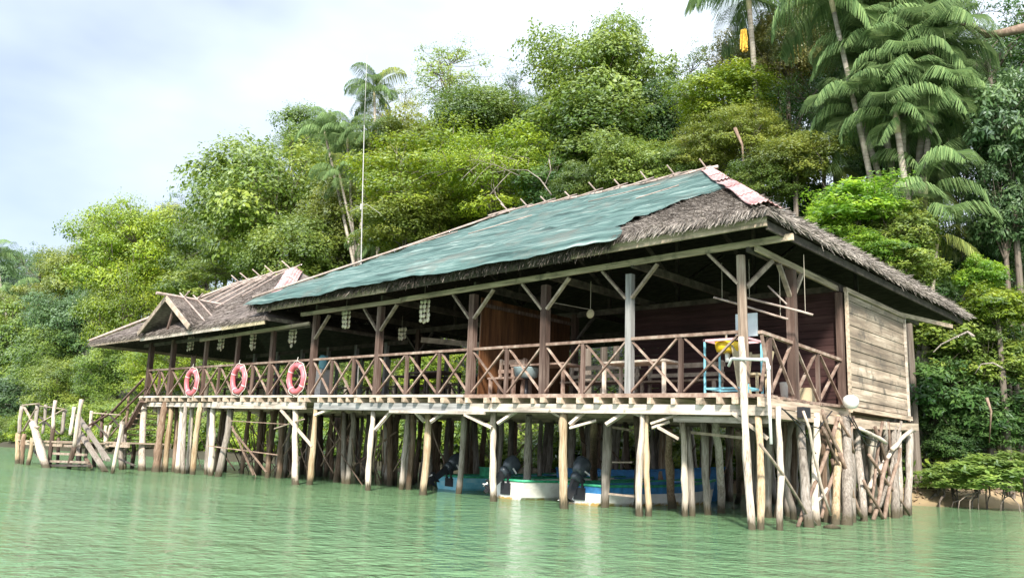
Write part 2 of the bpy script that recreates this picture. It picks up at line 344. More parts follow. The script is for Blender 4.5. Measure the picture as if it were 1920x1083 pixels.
m, t, b, L = newmat('green_water')
ge = t.nodes.new('ShaderNodeNewGeometry')
def wnoise(scale, sxy, detail, rot=0.):
    mp = t.nodes.new('ShaderNodeMapping'); mp.inputs['Scale'].default_value = (*sxy, 1); mp.inputs['Rotation'].default_value = (0, 0, rot)
    L(ge.outputs['Position'], mp.inputs['Vector']); n = t.nodes.new('ShaderNodeTexNoise'); n.inputs['Scale'].default_value = scale; n.inputs['Detail'].default_value = detail
    n.inputs['Roughness'].default_value = .55; L(mp.outputs[0], n.inputs['Vector']); return n
na = wnoise(2.4, (1, 1.0), 2, .4); nb = wnoise(8.5, (1, 1.0), 4, -.5); nc = wnoise(.16, (1, 1), 3); ng = wnoise(.22, (1, 1.6), 3, .3)
s1 = nd(t, 'ShaderNodeMath', operation='MULTIPLY_ADD'); L(nb.outputs['Fac'], s1.inputs[0]); s1.inputs[1].default_value = .5; L(na.outputs['Fac'], s1.inputs[2])
gust = t.nodes.new('ShaderNodeMapRange'); gust.inputs['From Min'].default_value = .35; gust.inputs['From Max'].default_value = .68; gust.inputs['To Min'].default_value = .55; gust.inputs['To Max'].default_value = 1.25; L(ng.outputs['Fac'], gust.inputs['Value'])
s2 = nd(t, 'ShaderNodeMath', operation='MULTIPLY'); L(s1.outputs[0], s2.inputs[0]); L(gust.outputs[0], s2.inputs[1])
bp = t.nodes.new('ShaderNodeBump'); bp.inputs['Strength'].default_value = 1; bp.inputs['Distance'].default_value = .17
L(s2.outputs[0], bp.inputs['Height']); L(bp.outputs[0], b.inputs['Normal'])
r = ramp(t, [(.3, (.098, .196, .096)), (.7, (.142, .245, .118))]); L(nc.outputs['Fac'], r.inputs[0]); L(r.outputs[0], b.inputs['Base Color'])
b.inputs['Roughness'].default_value = .07; b.inputs['Specular IOR Level'].default_value = .42; b.inputs['IOR'].default_value = 1.33
WATER = m
g = MB(); g.add([(-900, -900, 0), (900, -900, 0), (900, 40, 0), (-900, 40, 0)], [(0, 1, 2, 3)])
o = g.build('water', m, org=(0, 0, 0)); tag(o, kind='structure')

# ------------------------------------------------------------------ main house
YF = 13.2
def deckz(X): return 2.12 + .0127 * (-6.5 - X)
def railz(X): return 3.17 + .004 * (-6.5 - X)
house = empty('stilt_house', (-13, 16, 0), 'large open-sided stilt house with thatched roof under torn green netting', 'stilt house', 'stilt houses over the water')
hut = empty('stilt_house.001', (-24, 16, 0), 'smaller lower stilt house with bare brown thatch and a little gable dormer', 'stilt house', 'stilt houses over the water')

def hip_roof(parent, x0, x1, y0, y1, z0, z1, xr0, xr1, ym, zr0, zr1, thick, seed):
    """returns the four slope functions; builds the slab"""
    rr = random.Random(seed)
    A, B, C_, D = map(np.array, ((x0, y0, z0), (x1, y0, z1), (x1, y1, z1), (x0, y1, z0)))
    P, Q = np.array((xr0, ym, zr0)), np.array((xr1, ym, zr1))
    lerp = lambda a, b, k: a + (b - a) * k
    front = lambda u, v: lerp(lerp(A, B, u), lerp(P, Q, u), v)
    right = lambda u, v: lerp(lerp(B, C_, u), Q, v)
    back = lambda u, v: lerp(lerp(C_, D, u), lerp(Q, P, u), v)
    left = lambda u, v: lerp(lerp(D, A, u), P, v)
    def sag(p, u, v): 
        k = math.sin(math.pi * v) * .06; return p + np.array([0, 0, .035 * math.sin(p[0] * 1.7 + p[1]) * math.sin(math.pi * min(1, max(0, u))) * math.sin(math.pi * v) - k])
    top = MB(); und = MB()
    for f, nu in ((front, 60), (right, 40), (back, 30), (left, 30)):
        top.grid(lambda u, v: sag(f(u, v), u, v), nu, 16)
        und.grid(lambda u, v: sag(f(1 - u, v), u, v) - np.array([0, 0, thick]), nu, 8)
    # butt of the thatch at the eaves
    ring = [A, B, C_, D]
    for i in range(4):
        a, b_ = ring[i], ring[(i + 1) % 4]
        top.add([a, a - (0, 0, thick), b_ - (0, 0, thick), b_], [(0, 1, 2, 3)])
    ro = top.build('roof', M['thatch'], parent, smooth=False)
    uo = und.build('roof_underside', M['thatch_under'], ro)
    return ro, dict(front=front, right=right, back=back, left=left)

def strands(name, parent, mat, base, dirs, length, width):
    """loose strands: base (n,3), dirs (n,3) unit"""
    base = np.asarray(base); dirs = np.asarray(dirs); n = len(base)
    dirs = dirs / np.linalg.norm(dirs, axis=1, keepdims=True)
    side = np.cross(dirs, RNG.normal(size=(n, 3))); side /= np.linalg.norm(side, axis=1, keepdims=True)
    ln = (length * RNG.uniform(.5, 1.25, n))[:, None]; wd = (width * RNG.uniform(.6, 1.4, n))[:, None]
    tip = base + dirs * ln
    P4 = np.stack([base - side * wd / 2, base + side * wd / 2, tip + side * wd * .2, tip - side * wd * .2], 1) - ORG[parent.name]
    return link(name, quads_mesh(name, P4, mat), parent)

# green-netted roof
RX0, RX1, RY0, RY1, RZ0, RZ1 = -20.5, -5.6, 12.3, 24.2, 4.82, 4.99
roof, S = hip_roof(house, RX0, RX1, RY0, RY1, RZ0, RZ1, -16.3, -9.8, 18.25, 8.06, 8.06, .13, 1)
def slope_axes(f):
    dn = f(.5, 0) - f(.5, 1); dn = dn / np.linalg.norm(dn); al = f(1, 0) - f(0, 0); al = al / np.linalg.norm(al)
    nn = np.cross(al, -dn); nn /= np.linalg.norm(nn); nn = nn if nn[2] > 0 else -nn
    return dn, al, nn
# net: right edge of the front sheet follows the torn line
edge = [(-.03, .80), (.0, .812), (.10, .80), (.14, .803), (.26, .85), (.34, .878), (.39, .905), (.43, .94), (.46, .972), (.485, 1.0), (1.0, 1.0)]
def net_u(v): return float(np.interp(v, [e[0] for e in edge], [e[1] for e in edge]))
def net_wr(p, k=1.0):
    a = p[0] * .9 + p[1] * 2.4
    f1 = .32 * p[0] + 3.3 * p[1] + .35 * math.sin(p[0] * .9) + .2 * math.sin(p[0] * 2.3 + p[1]); f2 = .75 * p[0] + 2.1 * p[1] + .4 * math.sin(p[0] * .5 + 1)
    fold = (1 - abs(math.sin(f1))) ** 5 * (.5 + .5 * math.sin(p[0] * .8 + p[1] * 1.1)) * .045 + (1 - abs(math.sin(f2 * 1.3))) ** 7 * (.5 + .5 * math.sin(p[0] * .55 - p[1] * .9 + 2)) * .04
    return fold + k * .6 * (.020 * math.sin(a * 2.1 + math.sin(p[0] * .7) * 2) + .014 * math.sin(a * 4.7 + p[0] * .6) + .012 * math.sin(p[0] * 5.1 - p[1] * 1.3) + .008 * math.sin(p[0] * 13 + p[1] * 9))
net = MB()
dn, al, nn = slope_axes(S['front'])
def fnet(u, v):
    v2 = -.022 + 1.02 * v; ue = net_u(v2) + .003 * math.sin(v * 37) + .003 * math.sin(v * 93) + .002 * math.sin(v * 211)
    p = S['front'](u * ue, v2)
    p = p + nn * (.055 + net_wr(p) * (.35 + .65 * min(1, v * 6))) - np.array([0, 0, .05 * math.sin(math.pi * max(0, v2))])
    if v < .04: p = p + np.array([0, -.07 * (1 - v / .04), -.17 * (1 - v / .04) * (1 + .25 * math.sin(p[0] * 1.9) * math.sin(p[0] * .83) + .05 * math.sin(p[0] * 11.3) * math.sin(p[0] * 2.9))])
    return p
net.grid(fnet, 320, 150)
dn2, al2, nn2 = slope_axes(S['right'])
def rnet(u, v):
    v2 = .42 + .58 * v + (.05 * math.sin(u * 9) + .03 * math.sin(u * 23)) * (1 - v)
    p = S['right'](u, v2); return p + nn2 * (.055 + net_wr(p, .7)) - np.array([0, 0, .04 * math.sin(math.pi * v2)])
net.grid(rnet, 60, 30)
dn3, al3, nn3 = slope_axes(S['left'])
net.grid(lambda u, v: (lambda p: p + nn3 * (.055 + net_wr(p, .7)) - np.array([0, 0, .05 * math.sin(math.pi * v)]))(S['left'](u, v)), 40, 24)
m, t, b, L = newmat('green_shade_net')
tc = t.nodes.new('ShaderNodeTexCoord'); mp = t.nodes.new('ShaderNodeMapping'); mp.inputs['Scale'].default_value = (.30, 3.2, 3.2); mp.inputs['Rotation'].default_value = (0, 0, .22)
L(tc.outputs['Object'], mp.inputs['Vector'])
n1 = t.nodes.new('ShaderNodeTexNoise'); n1.inputs['Scale'].default_value = 1.7; n1.inputs['Detail'].default_value = 8; n1.inputs['Roughness'].default_value = .68; n1.inputs['Distortion'].default_value = .6; L(mp.outputs[0], n1.inputs['Vector'])
r = ramp(t, [(.36, (.022, .046, .042)), (.44, (.048, .092, .083)), (.52, (.080, .140, .126)), (.58, (.12, .185, .168)), (.64, (.21, .265, .24)), (.71, (.36, .40, .37))]); L(n1.outputs['Fac'], r.inputs[0])
n2 = t.nodes.new('ShaderNodeTexNoise'); n2.inputs['Scale'].default_value = .8; n2.inputs['Detail'].default_value = 9; n2.inputs['Roughness'].default_value = .75; L(tc.outputs['Object'], n2.inputs['Vector'])
r2 = ramp(t, [(.51, (0, 0, 0)), (.72, (.9, .9, .9))]); L(n2.outputs['Fac'], r2.inputs[0])
mxx = nd(t, 'ShaderNodeMix', data_type='RGBA'); L(r2.outputs[0], mxx.inputs[0]); L(r.outputs[0], mxx.inputs[6]); mxx.inputs[7].default_value = (.13, .125, .105, 1)
L(mxx.outputs[2], b.inputs['Base Color']); b.inputs['Roughness'].default_value = .75; b.inputs['Specular IOR Level'].default_value = .25
n3 = t.nodes.new('ShaderNodeTexNoise'); n3.inputs['Scale'].default_value = 34; n3.inputs['Detail'].default_value = 3; L(tc.outputs['Object'], n3.inputs['Vector'])
ad = nd(t, 'ShaderNodeMath', operation='MULTIPLY_ADD'); L(n3.outputs['Fac'], ad.inputs[0]); ad.inputs[1].default_value = .3; L(n1.outputs['Fac'], ad.inputs[2])
bp = t.nodes.new('ShaderNodeBump'); bp.inputs['Strength'].default_value = .8; bp.inputs['Distance'].default_value = .05; L(ad.outputs[0], bp.inputs['Height']); L(bp.outputs[0], b.inputs['Normal'])
NETM = m
no_ = net.build('shade_net', m, roof, smooth=True); tag(no_, 'torn green shade net draped over the thatch')

# thatch strands: bare patch at the front right, fringe on all visible eaves
bs = []; ds = []
for _ in range(12000):
    v = RNG.uniform(0, .50); ue = net_u(v); u = RNG.uniform(min(ue + .008, 1.0), 1.0)
    if u > .999: continue
    p = S['front'](u, v) + nn * RNG.uniform(.0, .03) - np.array([0, 0, .05 * math.sin(math.pi * v)])
    bs.append(p); ds.append(dn + RNG.normal(size=3) * .22 + nn * .10 + al * .15)
strands('thatch_strand', roof, M['straw'], bs, ds, .20, .009)
bs = []; ds = []
for _ in range(5200):                              # front eave
    u = RNG.uniform(0, 1)
    p = S['front'](u, RNG.uniform(-.012, .02)) + np.array([0, 0, RNG.uniform(-.18, -.02) if u < .80 else RNG.uniform(-.06, .02)])
    bs.append(p); ds.append((dn * .35 if u < .80 else dn * 1.3) + RNG.normal(size=3) * .16 + np.array([0, 0, -.6]))
strands('thatch_fringe', roof, M['straw_dark'], [b for b in bs if b[0] < -8.3], [d for b, d in zip(bs, ds) if b[0] < -8.3], .20, .016)
ds = [d for b, d in zip(bs, ds) if b[0] >= -8.3]; bs = [b for b in bs if b[0] >= -8.3]
for _ in range(9000):                              # right eave and the strip of bare thatch above it
    u = RNG.uniform(0, 1); v = RNG.uniform(0, 1) ** 2 * .42
    p = S['right'](u, v) + np.array([0, 0, RNG.uniform(-.10, .03) if v < .03 else .01])
    bs.append(p); ds.append(dn2 * 1.0 + RNG.normal(size=3) * .25 + nn2 * .12 + np.array([0, 0, -.25 if v < .05 else 0]))
for _ in range(1500):
    u = RNG.uniform(0, 1); p = S['left'](u, RNG.uniform(0, .04)) + np.array([0, 0, RNG.uniform(-.13, .02)])
    bs.append(p); ds.append(dn3 + RNG.normal(size=3) * .2 + np.array([0, 0, -.3]))
strands('thatch_fringe', roof, M['straw'], bs, ds, .22, .016)

def hip_sheet(parent, a, b_, wl, wr, na, nb, npan, lift=.09):
    """folded metal ridge sheets lapped along a hip line from a (top) to b"""
    a = np.array(a, float); b_ = np.array(b_, float); d = b_ - a; L_n = np.linalg.norm(d); d /= L_n
    for k in range(npan):
        mb = MB(); p0 = a + d * L_n * (k / npan) ; p1 = a + d * L_n * ((k + 1) / npan + .03)
        def f(u, v):
            p = p0 + (p1 - p0) * v; x = (u - .5) * 2
            off = (na * (-x) * wl if x < 0 else nb * x * wr)
            cr = .014 * math.sin(u * 40) + .02 * math.sin(v * 5 + k * 2)
            return p + off + np.array([0, 0, lift + cr - .02 * k % .03 + .03 * v])
        mb.grid(f, 28, 5)
        so_ = mb.build('ridge_sheet', M['tin'], parent, smooth=True)
        md = so_.modifiers.new('thickness', 'SOLIDIFY'); md.thickness = .006
hipd = (S['front'](1, 0) - S['front'](1, 1)); hipd /= np.linalg.norm(hipd)
na_ = np.cross(nn, hipd); na_ = na_ if na_[0] < 0 else -na_
nb_ = np.cross(nn2, hipd); nb_ = nb_ if nb_[1] > 0 else -nb_
hip_sheet(roof, S['front'](1, 1.0), S['front'](1, .03), .25, .27, na_, nb_, 5)
# ridge pole and the crossed sticks over it
rp_ = MB(); rp_.tube([(-16.4, 18.25, 8.14), (-13, 18.25, 8.12), (-9.6, 18.25, 8.15)], .045, 7); rp_.build('ridge_pole', M['batten'], roof, smooth=True)
hp = MB(); hp.tube([S['left'](1, 1) + (0, 0, .12), S['left'](1, .5) + (0, 0, .08), S['left'](1, 0) + (0, 0, .10)], .035, 6); hp.build('hip_pole', M['batten'], roof, smooth=True)
for px in (955, 990, 1027, 1072, 1118, 1165, 1213, 1265, 1325):
    q = onz(px, 400, 8.14); q = ony(px, 330, 18.25); X = q[0]; cr = MB()
    for sgn in (-1, 1):
        tl = random.uniform(.2, .32)
        cr.tube([(X + random.uniform(-.03, .03), 18.25 - sgn * .85, 7.78 + .03), (X + sgn * .04 + random.uniform(-.05, .05), 18.25 + sgn * tl, 8.16 + tl * .62)], [.024, .020], 6)
    cr.build('ridge_cross', M['batten'], roof, smooth=True)
# loose battens lying on the net
for (a, b_) in (((1190, 352), (1300, 326)), ((1105, 385), (1240, 352)), ((1195, 380), (1275, 355)), ((760, 470), (860, 440)), ((880, 445), (1000, 410))):
    def onroof(px, py):
        d = ray(px, py); P0 = S['front'](.5, .5); k = nn.dot(P0 - O) / nn.dot(d); return O + d * k + nn * .10
    bb = MB(); bb.tube([onroof(*a), onroof(*b_)], .014, 5); bb.build('batten', M['batten'], roof, smooth=True)
# fascia boards under the eave
fa = MB(); fa.beam((RX0 + .1, 12.42, 4.60), (-15.0, 12.42, 4.64), .035, .19); fa.build('fascia', M['beam'], roof)
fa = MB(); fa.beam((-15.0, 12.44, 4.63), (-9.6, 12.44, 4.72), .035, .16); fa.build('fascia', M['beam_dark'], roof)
fa = MB(); fa.beam((-9.6, 12.41, 4.74), (RX1 - .08, 12.41, 4.80), .04, .15); fa.build('fascia', M['beam'], roof)
fa = MB(); fa.beam((RX1 - .12, 12.5, 4.76), (RX1 - .12, 24.1, 4.76), .04, .14); fa.build('fascia', M['beam_dark'], roof)
# rafters and ceiling battens
for k in range(24):
    X = RX0 + .4 + k * (RX1 - RX0 - .8) / 23; u = (X - RX0) / (RX1 - RX0)
    vmax = min(1, min((X - RX0) / 4.2, (RX1 - X) / 4.2)); mb = MB()
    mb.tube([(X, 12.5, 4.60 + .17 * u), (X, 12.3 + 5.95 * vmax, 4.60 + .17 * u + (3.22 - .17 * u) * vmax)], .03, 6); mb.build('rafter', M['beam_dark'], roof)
for k in range(14):
    Y = 12.9 + k * .82; vm = min(1, (Y - 12.3) / 5.95, (24.2 - Y) / 5.95)
    mb = MB(); mb.tube([(RX1 - .2, Y, 4.80), (RX1 - 4.2 * vm, Y, 4.74 + 3.08 * vm)], .03, 6); mb.build('rafter', M['beam_dark'], roof)
mb = MB()
for k in range(10):
    vv = .05 + k * .09; mb.tube([S['right'](.0, vv) - (0.02, 0, .17), S['right'](1, vv) - (.02, 0, .17)], .016, 5)
mb.build('ceiling_batten', M['beam_dark'], roof)

# floor, joists, bearers
def floor_boards(parent, X0, X1, Y0, Y1, name='floor'):
    mb = MB(); n = int((Y1 - Y0) / .16)
    for k in range(n):
        y0 = Y0 + k * .16; dz = random.uniform(-.006, .006)
        mb.beam((X0 + random.uniform(-.04, .04), y0 + .075, deckz(X0) - .025 + dz), (X1 + random.uniform(-.04, .04), y0 + .075, deckz(X1) - .025 + dz), .148, .045)
    return mb.build(name, M['deck'], parent)
floor_boards(house, -19.2, -6.1, 13.12, 20.5)
floor_boards(hut, -28.3, -19.3, 13.12, 19.6)
mb = MB(); mb.beam((-12.9, 13.07, deckz(-12.9) - .03), (-6.35, 13.07, deckz(-6.3) - .02), .05, .075); mb.build('edge_board', M['rail'], house)
mb = MB(); mb.beam((-19.3, 13.07, deckz(-19.3) - .02), (-12.95, 13.07, deckz(-12.9) - .02), .05, .06); mb.build('edge_board', M['bearer'], house)
mb = MB(); mb.beam((-28.3, 13.07, deckz(-28.3) - .02), (-19.35, 13.07, deckz(-19.4) - .02), .05, .06); mb.build('edge_board', M['bearer'], hut)
for parent, X0, X1, n in ((house, -19.0, -6.5, 31), (hut, -28.1, -19.5, 20)):
    for k in range(n):
        X = X0 + (X1 - X0) * k / (n - 1) + random.uniform(-.1, .1); mb = MB(); z = deckz(X) - .115 + random.uniform(-.01, .01)
        mb.beam((X, 13.02 + random.uniform(-.05, .04), z), (X + random.uniform(-.05, .05), 20.3, z), random.uniform(.07, .13), .11); mb.build('joist', M['beam_y'], parent)
def bearer(parent, X0, X1, Y, mat, h=.17, dz=0, w_=.06):
    mb = MB(); mb.beam((X0, Y, deckz(X0) - .265 + dz), (X1, Y, deckz(X1) - .265 + dz), w_, h); mb.build('bearer', mat, parent)
bearer(hut, -28.0, -23.4, 13.20, M['bearer'], .13); bearer(hut, -23.5, -18.8, 13.12, M['bearer'], .18)
bearer(house, -18.45, -12.4, 13.16, M['bearer_gray'], .17); bearer(house, -15.4, -12.35, 13.1, M['bearer'], .06, -.115)
bearer(house, -12.8, -6.0, 13.14, M['bearer'], .17); bearer(house, -7.9, -6.1, 13.3, M['bearer'], .10, -.16)
for Y in (15.4, 17.2, 18.9, 20.3):
    bearer(house, -19.2, -6.0, Y, M['beam'], .16); bearer(hut, -28.1, -19.3, min(Y, 19.5), M['beam'], .16, -.006)
mb = MB(); mb.beam((-6.12, 12.95, 1.98), (-6.12, 16.9, 2.0), .07, .15); mb.build('edge_board', M['beam_y'], house)
mb = MB(); mb.beam((-6.05, 13.2, 1.80), (-6.05, 20.6, 1.86), .14, .15); mb.build('bearer', M['beam_y'], house)
mb = MB(); mb.beam((-6.35, 12.95, 2.08), (-6.02, 16.7, 2.11), .10, .05); mb.build('edge_board', M['deck'], house)

# posts, wall plates and knee braces along the front
def fpost(parent, px, wd=.13, mat='post', ztop=4.42, Y=YF, zb=None):
    X = ony(px, 740, Y)[0]; mb = MB(); lean = random.uniform(-.02, .02)
    mb.beam((X, Y, (deckz(X) - .05) if zb is None else zb), (X + lean, Y, ztop), wd, wd, up=(0, 1, 0)); mb.build('post', M[mat], parent); return X
FP = [fpost(house, 582, .14), fpost(house, 705, .14), fpost(house, 881, .15), fpost(house, 1019, .15), fpost(house, 1180, .13, 'post_gray')]
HP = [fpost(hut, 275, .15, ztop=4.2), fpost(hut, 317, .14, ztop=4.2), fpost(hut, 378, .10, ztop=4.2), fpost(hut, 438, .10, ztop=4.2), fpost(hut, 504, .12, ztop=4.25)]
XC = -6.50                                        # corner post
mb = MB(); mb.tube([(XC + .02, YF, 2.3), (XC, YF, 3.0), (XC - .03, YF, 4.5)], [.085, .085, .08], 8, .03); mb.build('post', M['post_brown'], house)
mb = MB(); mb.beam((-6.2, 14.5, 2.1), (-6.2, 14.5, 4.45), .15, .15, up=(0, 1, 0)); mb.build('post', M['post'], house)
mb = MB(); mb.beam((-6.2, 16.8, 2.0), (-6.2, 16.8, 4.4), .12, .12, up=(0, 1, 0)); mb.build('post', M['post'], house)
mb = MB(); mb.beam((-19.3, 13.10, 4.46), (-15.2, 13.10, 4.48), .05, .10); mb.build('wall_plate', M['beam'], house)
mb = MB(); mb.beam((-15.3, 13.12, 4.50), (-5.55, 13.12, 4.68), .05, .11); mb.build('wall_plate', M['beam'], house)
mb = MB(); mb.beam((-6.25, 13.2, 4.60), (-6.25, 16.9, 4.50), .05, .11); mb.build('wall_plate', M['beam_y'], house)
mb = MB(); mb.beam((-24.6, 13.10, 4.07), (-18.9, 13.10, 4.19), .05, .09); mb.build('wall_plate', M['beam'], hut)
mb = MB(); mb.beam((-28.6, 13.22, 4.12), (-19.0, 13.22, 4.16), .05, .10); mb.build('wall_plate', M['beam_dark'], hut)
for X, zt in [(x, 4.45 + .018 * (x + 15.3)) for x in FP] + [(XC, 4.62)]:
    for sg in (-1, 1):
        if X == FP[0] and sg < 0: continue
        if X == XC and sg > 0: continue
        mb = MB(); mb.beam((X + sg * .06, 13.16, zt - .62), (X + sg * .62, 13.16, zt - .03), .045, .08, up=(0, 1, 0)); mb.build('knee_brace', M['brace'], house)
mb = MB(); mb.beam((-6.45, 13.25, 3.95), (-6.25, 13.85, 4.5), .05, .08); mb.build('knee_brace', M['brace'], house)
for sg in (-1, 1):
    mb = MB(); mb.beam((-6.2, 14.5 + sg * .06, 3.95), (-6.2, 14.5 + sg * .5, 4.46), .05, .08, up=(1, 0, 0)); mb.build('knee_brace', M['brace'], house)
# inner and rear posts, tie beams
for Y in (16.9, 20.3):
    for k, X in enumerate(FP):
        if Y < 18 and X > -12: continue
        mb = MB(); mb.beam((X, Y, 2.1), (X, Y, 4.5), .14, .14, up=(0, 1, 0)); mb.build('post', M['post'], house)
        for sg in (-1, 1):
            mb = MB(); mb.beam((X + sg * .06, Y, 3.85), (X + sg * .6, Y, 4.4), .05, .08, up=(0, 1, 0)); mb.build('knee_brace', M['beam_dark'], house)
    for X in np.linspace(-27.6, -20.2, 6):
        YY = min(Y, 19.5); mb = MB(); mb.beam((X, YY, 2.3), (X, YY, 4.2), .11, .11, up=(0, 1, 0)); mb.build('post', M['post_gray'], hut)
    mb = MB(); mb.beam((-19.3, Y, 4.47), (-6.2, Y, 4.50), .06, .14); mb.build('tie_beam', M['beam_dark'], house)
    mb = MB(); mb.beam((-28.2, min(Y, 19.5), 4.12), (-19.2, min(Y, 19.5), 4.16), .06, .12); mb.build('tie_beam', M['beam_dark'], hut)
for X in FP + [-6.45]:
    rz_ = min(7.6, 4.7 + 3.2 * min((X + .1 - RX0) / 4.2, (RX1 - X - .1) / 4.2))
    mb = MB(); mb.beam((X + .1, 13.1, 4.60), (X + .1, 22.5, 4.58), .06, .15); mb.build('tie_beam', M['beam_dark'], house)
    mb = MB(); mb.beam((X + .1, 18.25, 4.6), (X + .1, 18.25, rz_), .08, .08, up=(0, 1, 0)); mb.build('king_post', M['beam_dark'], house)
    for sg in (-1, 1):
        if rz_ < 7: break
        mb = MB(); mb.beam((X + .1, 18.25, 5.2), (X + .1, 18.25 + sg * 2.4, 6.5), .05, .09, up=(1, 0, 0)); mb.build('king_post', M['beam_dark'], house)
mb = MB(); mb.beam((-17.2, 15.6, 3.95), (-13.4, 16.6, 3.55), .05, .14); mb.build('tie_beam', M['brace'], house)

# walls
def boards(parent, name, mat, fn, n, h, wd, gap=.008):
    """n lapped boards: fn(k) gives the two ends of board k"""
    mb = MB()
    for k in range(n):
        p, q, up = fn(k); mb.beam(p, q, wd, h - gap, up=up)
    return mb.build(name, mat, parent)
def side(k):
    x = -6.10 + .012 * (k % 2) + random.uniform(-.004, .004); z = 2.17 + k * .1236 + .06
    return (x, 16.87, z), (x, 20.42 + random.uniform(-.02, .02), z - .015), (0, 0, 1)
boards(house, 'side_wall', M['plank'], side, 18, .1236, .022)
mb = MB(); mb.beam((-6.06, 16.83, 2.02), (-6.06, 16.83, 4.42), .06, .05, up=(0, 1, 0)); mb.build('wall_trim', M['beam_y'], house)
mb = MB(); mb.beam((-6.06, 20.45, 2.02), (-6.06, 20.45, 4.36), .05, .05, up=(0, 1, 0)); mb.build('wall_trim', M['bearer'], house)
mb = MB(); mb.beam((-6.07, 16.8, 4.455), (-6.07, 20.5, 4.42), .07, .09); mb.build('wall_trim', M['beam_y'], house)
mb = MB(); mb.beam((-6.06, 16.9, 2.10), (-6.06, 20.6, 2.09), .06, .09); mb.build('wall_trim', M['beam_y'], house)
mb = MB(); mb.beam((-6.2, 20.5, 4.50), (-5.7, 23.0, 4.50), .06, .10); mb.build('wall_trim', M['beam_y'], house)
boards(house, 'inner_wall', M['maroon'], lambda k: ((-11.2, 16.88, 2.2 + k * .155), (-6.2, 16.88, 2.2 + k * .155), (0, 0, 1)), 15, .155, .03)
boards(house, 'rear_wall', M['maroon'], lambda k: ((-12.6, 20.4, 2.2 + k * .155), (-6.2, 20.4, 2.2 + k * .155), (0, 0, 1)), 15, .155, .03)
boards(house, 'partition', M['cedar'], lambda k: ((-13.0, 13.62 + k * .172, 2.2), (-13.0, 13.62 + k * .172, 4.42 - .02 * (k > 3)), (0, 1, 0)), 19, .172, .03, .006)
mb = MB(); mb.beam((-12.96, 13.55, 4.25), (-12.96, 16.9, 4.25), .04, .08); mb.build('wall_trim', M['post'], house)
mb = MB(); mb.beam((-11.25, 16.80, 2.15), (-11.25, 16.80, 4.4), .08, .08, up=(0, 1, 0)); mb.build('wall_trim', M['post'], house)

# railings
def railing(parent, uprights, posts, fn, ztop, mat='rail', lab=None, off=(0, 1, 0)):
    """fn(s) -> XY of station s; uprights/posts are stations; X braces between neighbours"""
    st = sorted(uprights + posts); off = np.array(off)
    P = lambda s, z: np.array([*fn(s), z])
    tr = MB()
    a, b_ = st[0], st[-1]
    for s0, s1 in zip(sorted(posts)[:-1], sorted(posts)[1:]):
        tr.beam(P(s0, ztop(s0)), P(s1, ztop(s1)), .085, .055)
    ro = tr.build('railing', M[mat], parent)
    for s in uprights:
        mb = MB(); mb.beam(P(s, deckz(fn(s)[0]) - .02), P(s, ztop(s) - .02), .075, .06, up=off); mb.build('baluster', M['post'], ro)
    for s0, s1 in zip(st[:-1], st[1:]):
        d = (s1 - s0) * .06
        z0, z1 = deckz(fn(s0)[0]) + .05, deckz(fn(s1)[0]) + .05
        for k, (za, zb) in enumerate(((z0, ztop(s1) - .05), (ztop(s0) - .05, z1))):
            mb = MB(); o_ = off * (.018 if k else -.018)
            mb.beam(P(s0 + d, za) + o_, P(s1 - d, zb) + o_, .03, .05, up=off); mb.build('cross_brace', M[mat], ro)
    return ro
fx = lambda px: ony(px, 740, YF)[0]
FY = lambda s: (s, YF - .02)
railing(house, [fx(p) for p in (620, 661, 761, 822, 949, 1093, 1278)], [fx(p) for p in (582, 705, 881, 1019, 1180)] + [XC], FY, railz)
railing(hut, [fx(p) for p in (297, 349, 408, 471, 543)], [fx(p) for p in (275, 317, 378, 438, 504, 582)], FY, railz)
SY = lambda s: (-6.2, s)
railing(house, [13.55, 15.6], [13.2, 14.5, 16.8], SY, lambda s: 3.15 - .03 * (s - 13.2), off=(1, 0, 0))
railing(house, list(np.linspace(-18.5, -13.5, 6)), [-19.1, -13.1], lambda s: (s, 20.4), lambda s: 3.05)
railing(hut, list(np.linspace(-27.4, -20, 8)), [-28.0, -19.3], lambda s: (s, 19.5), lambda s: 3.1)

# ------------------------------------------------------------------ smaller house: roof
roof2, S2 = hip_roof(hut, -30.9, -19.8, 12.3, 19.9, 4.28, 4.34, -28.2, -24.17, 16.0, 6.62, 6.80, .10, 2)
dnh, alh, nnh = slope_axes(S2['front'])
bs = []; ds = []
for _ in range(4500):
    u, v = RNG.uniform(0, 1), RNG.uniform(0, 1); bs.append(S2['front'](u, v) - np.array([0, 0, .06 * math.sin(math.pi * v)])); ds.append(dnh + RNG.normal(size=3) * .15 + nnh * .07)
for _ in range(900):
    u, v = RNG.uniform(0, 1), RNG.uniform(0, 1); bs.append(S2['left'](u, v) - np.array([0, 0, .05 * math.sin(math.pi * v)])); ds.append(slope_axes(S2['left'])[0] + RNG.normal(size=3) * .15)
for _ in range(1600):
    u = RNG.uniform(0, 1); bs.append(S2['front'](u, RNG.uniform(0, .04)) + np.array([0, 0, RNG.uniform(-.08, .02)])); ds.append(dnh + RNG.normal(size=3) * .2 + np.array([0, 0, -.2]))
strands('thatch_strand', roof2, M['straw'], bs[::3], ds[::3], .22, .013)
strands('thatch_strand', roof2, M['straw_dark'], [b for i, b in enumerate(bs) if i % 3], [d for i, d in enumerate(ds) if i % 3], .22, .013)
hip_sheet(roof2, S2['front'](1, 1), S2['front'](1, .3), .30, .30, na_, nb_, 3, .08)
mb = MB(); mb.tube([(-28.3, 16, 6.70), (-24.1, 16, 6.87)], .04, 6); mb.build('ridge_pole', M['batten'], roof2)
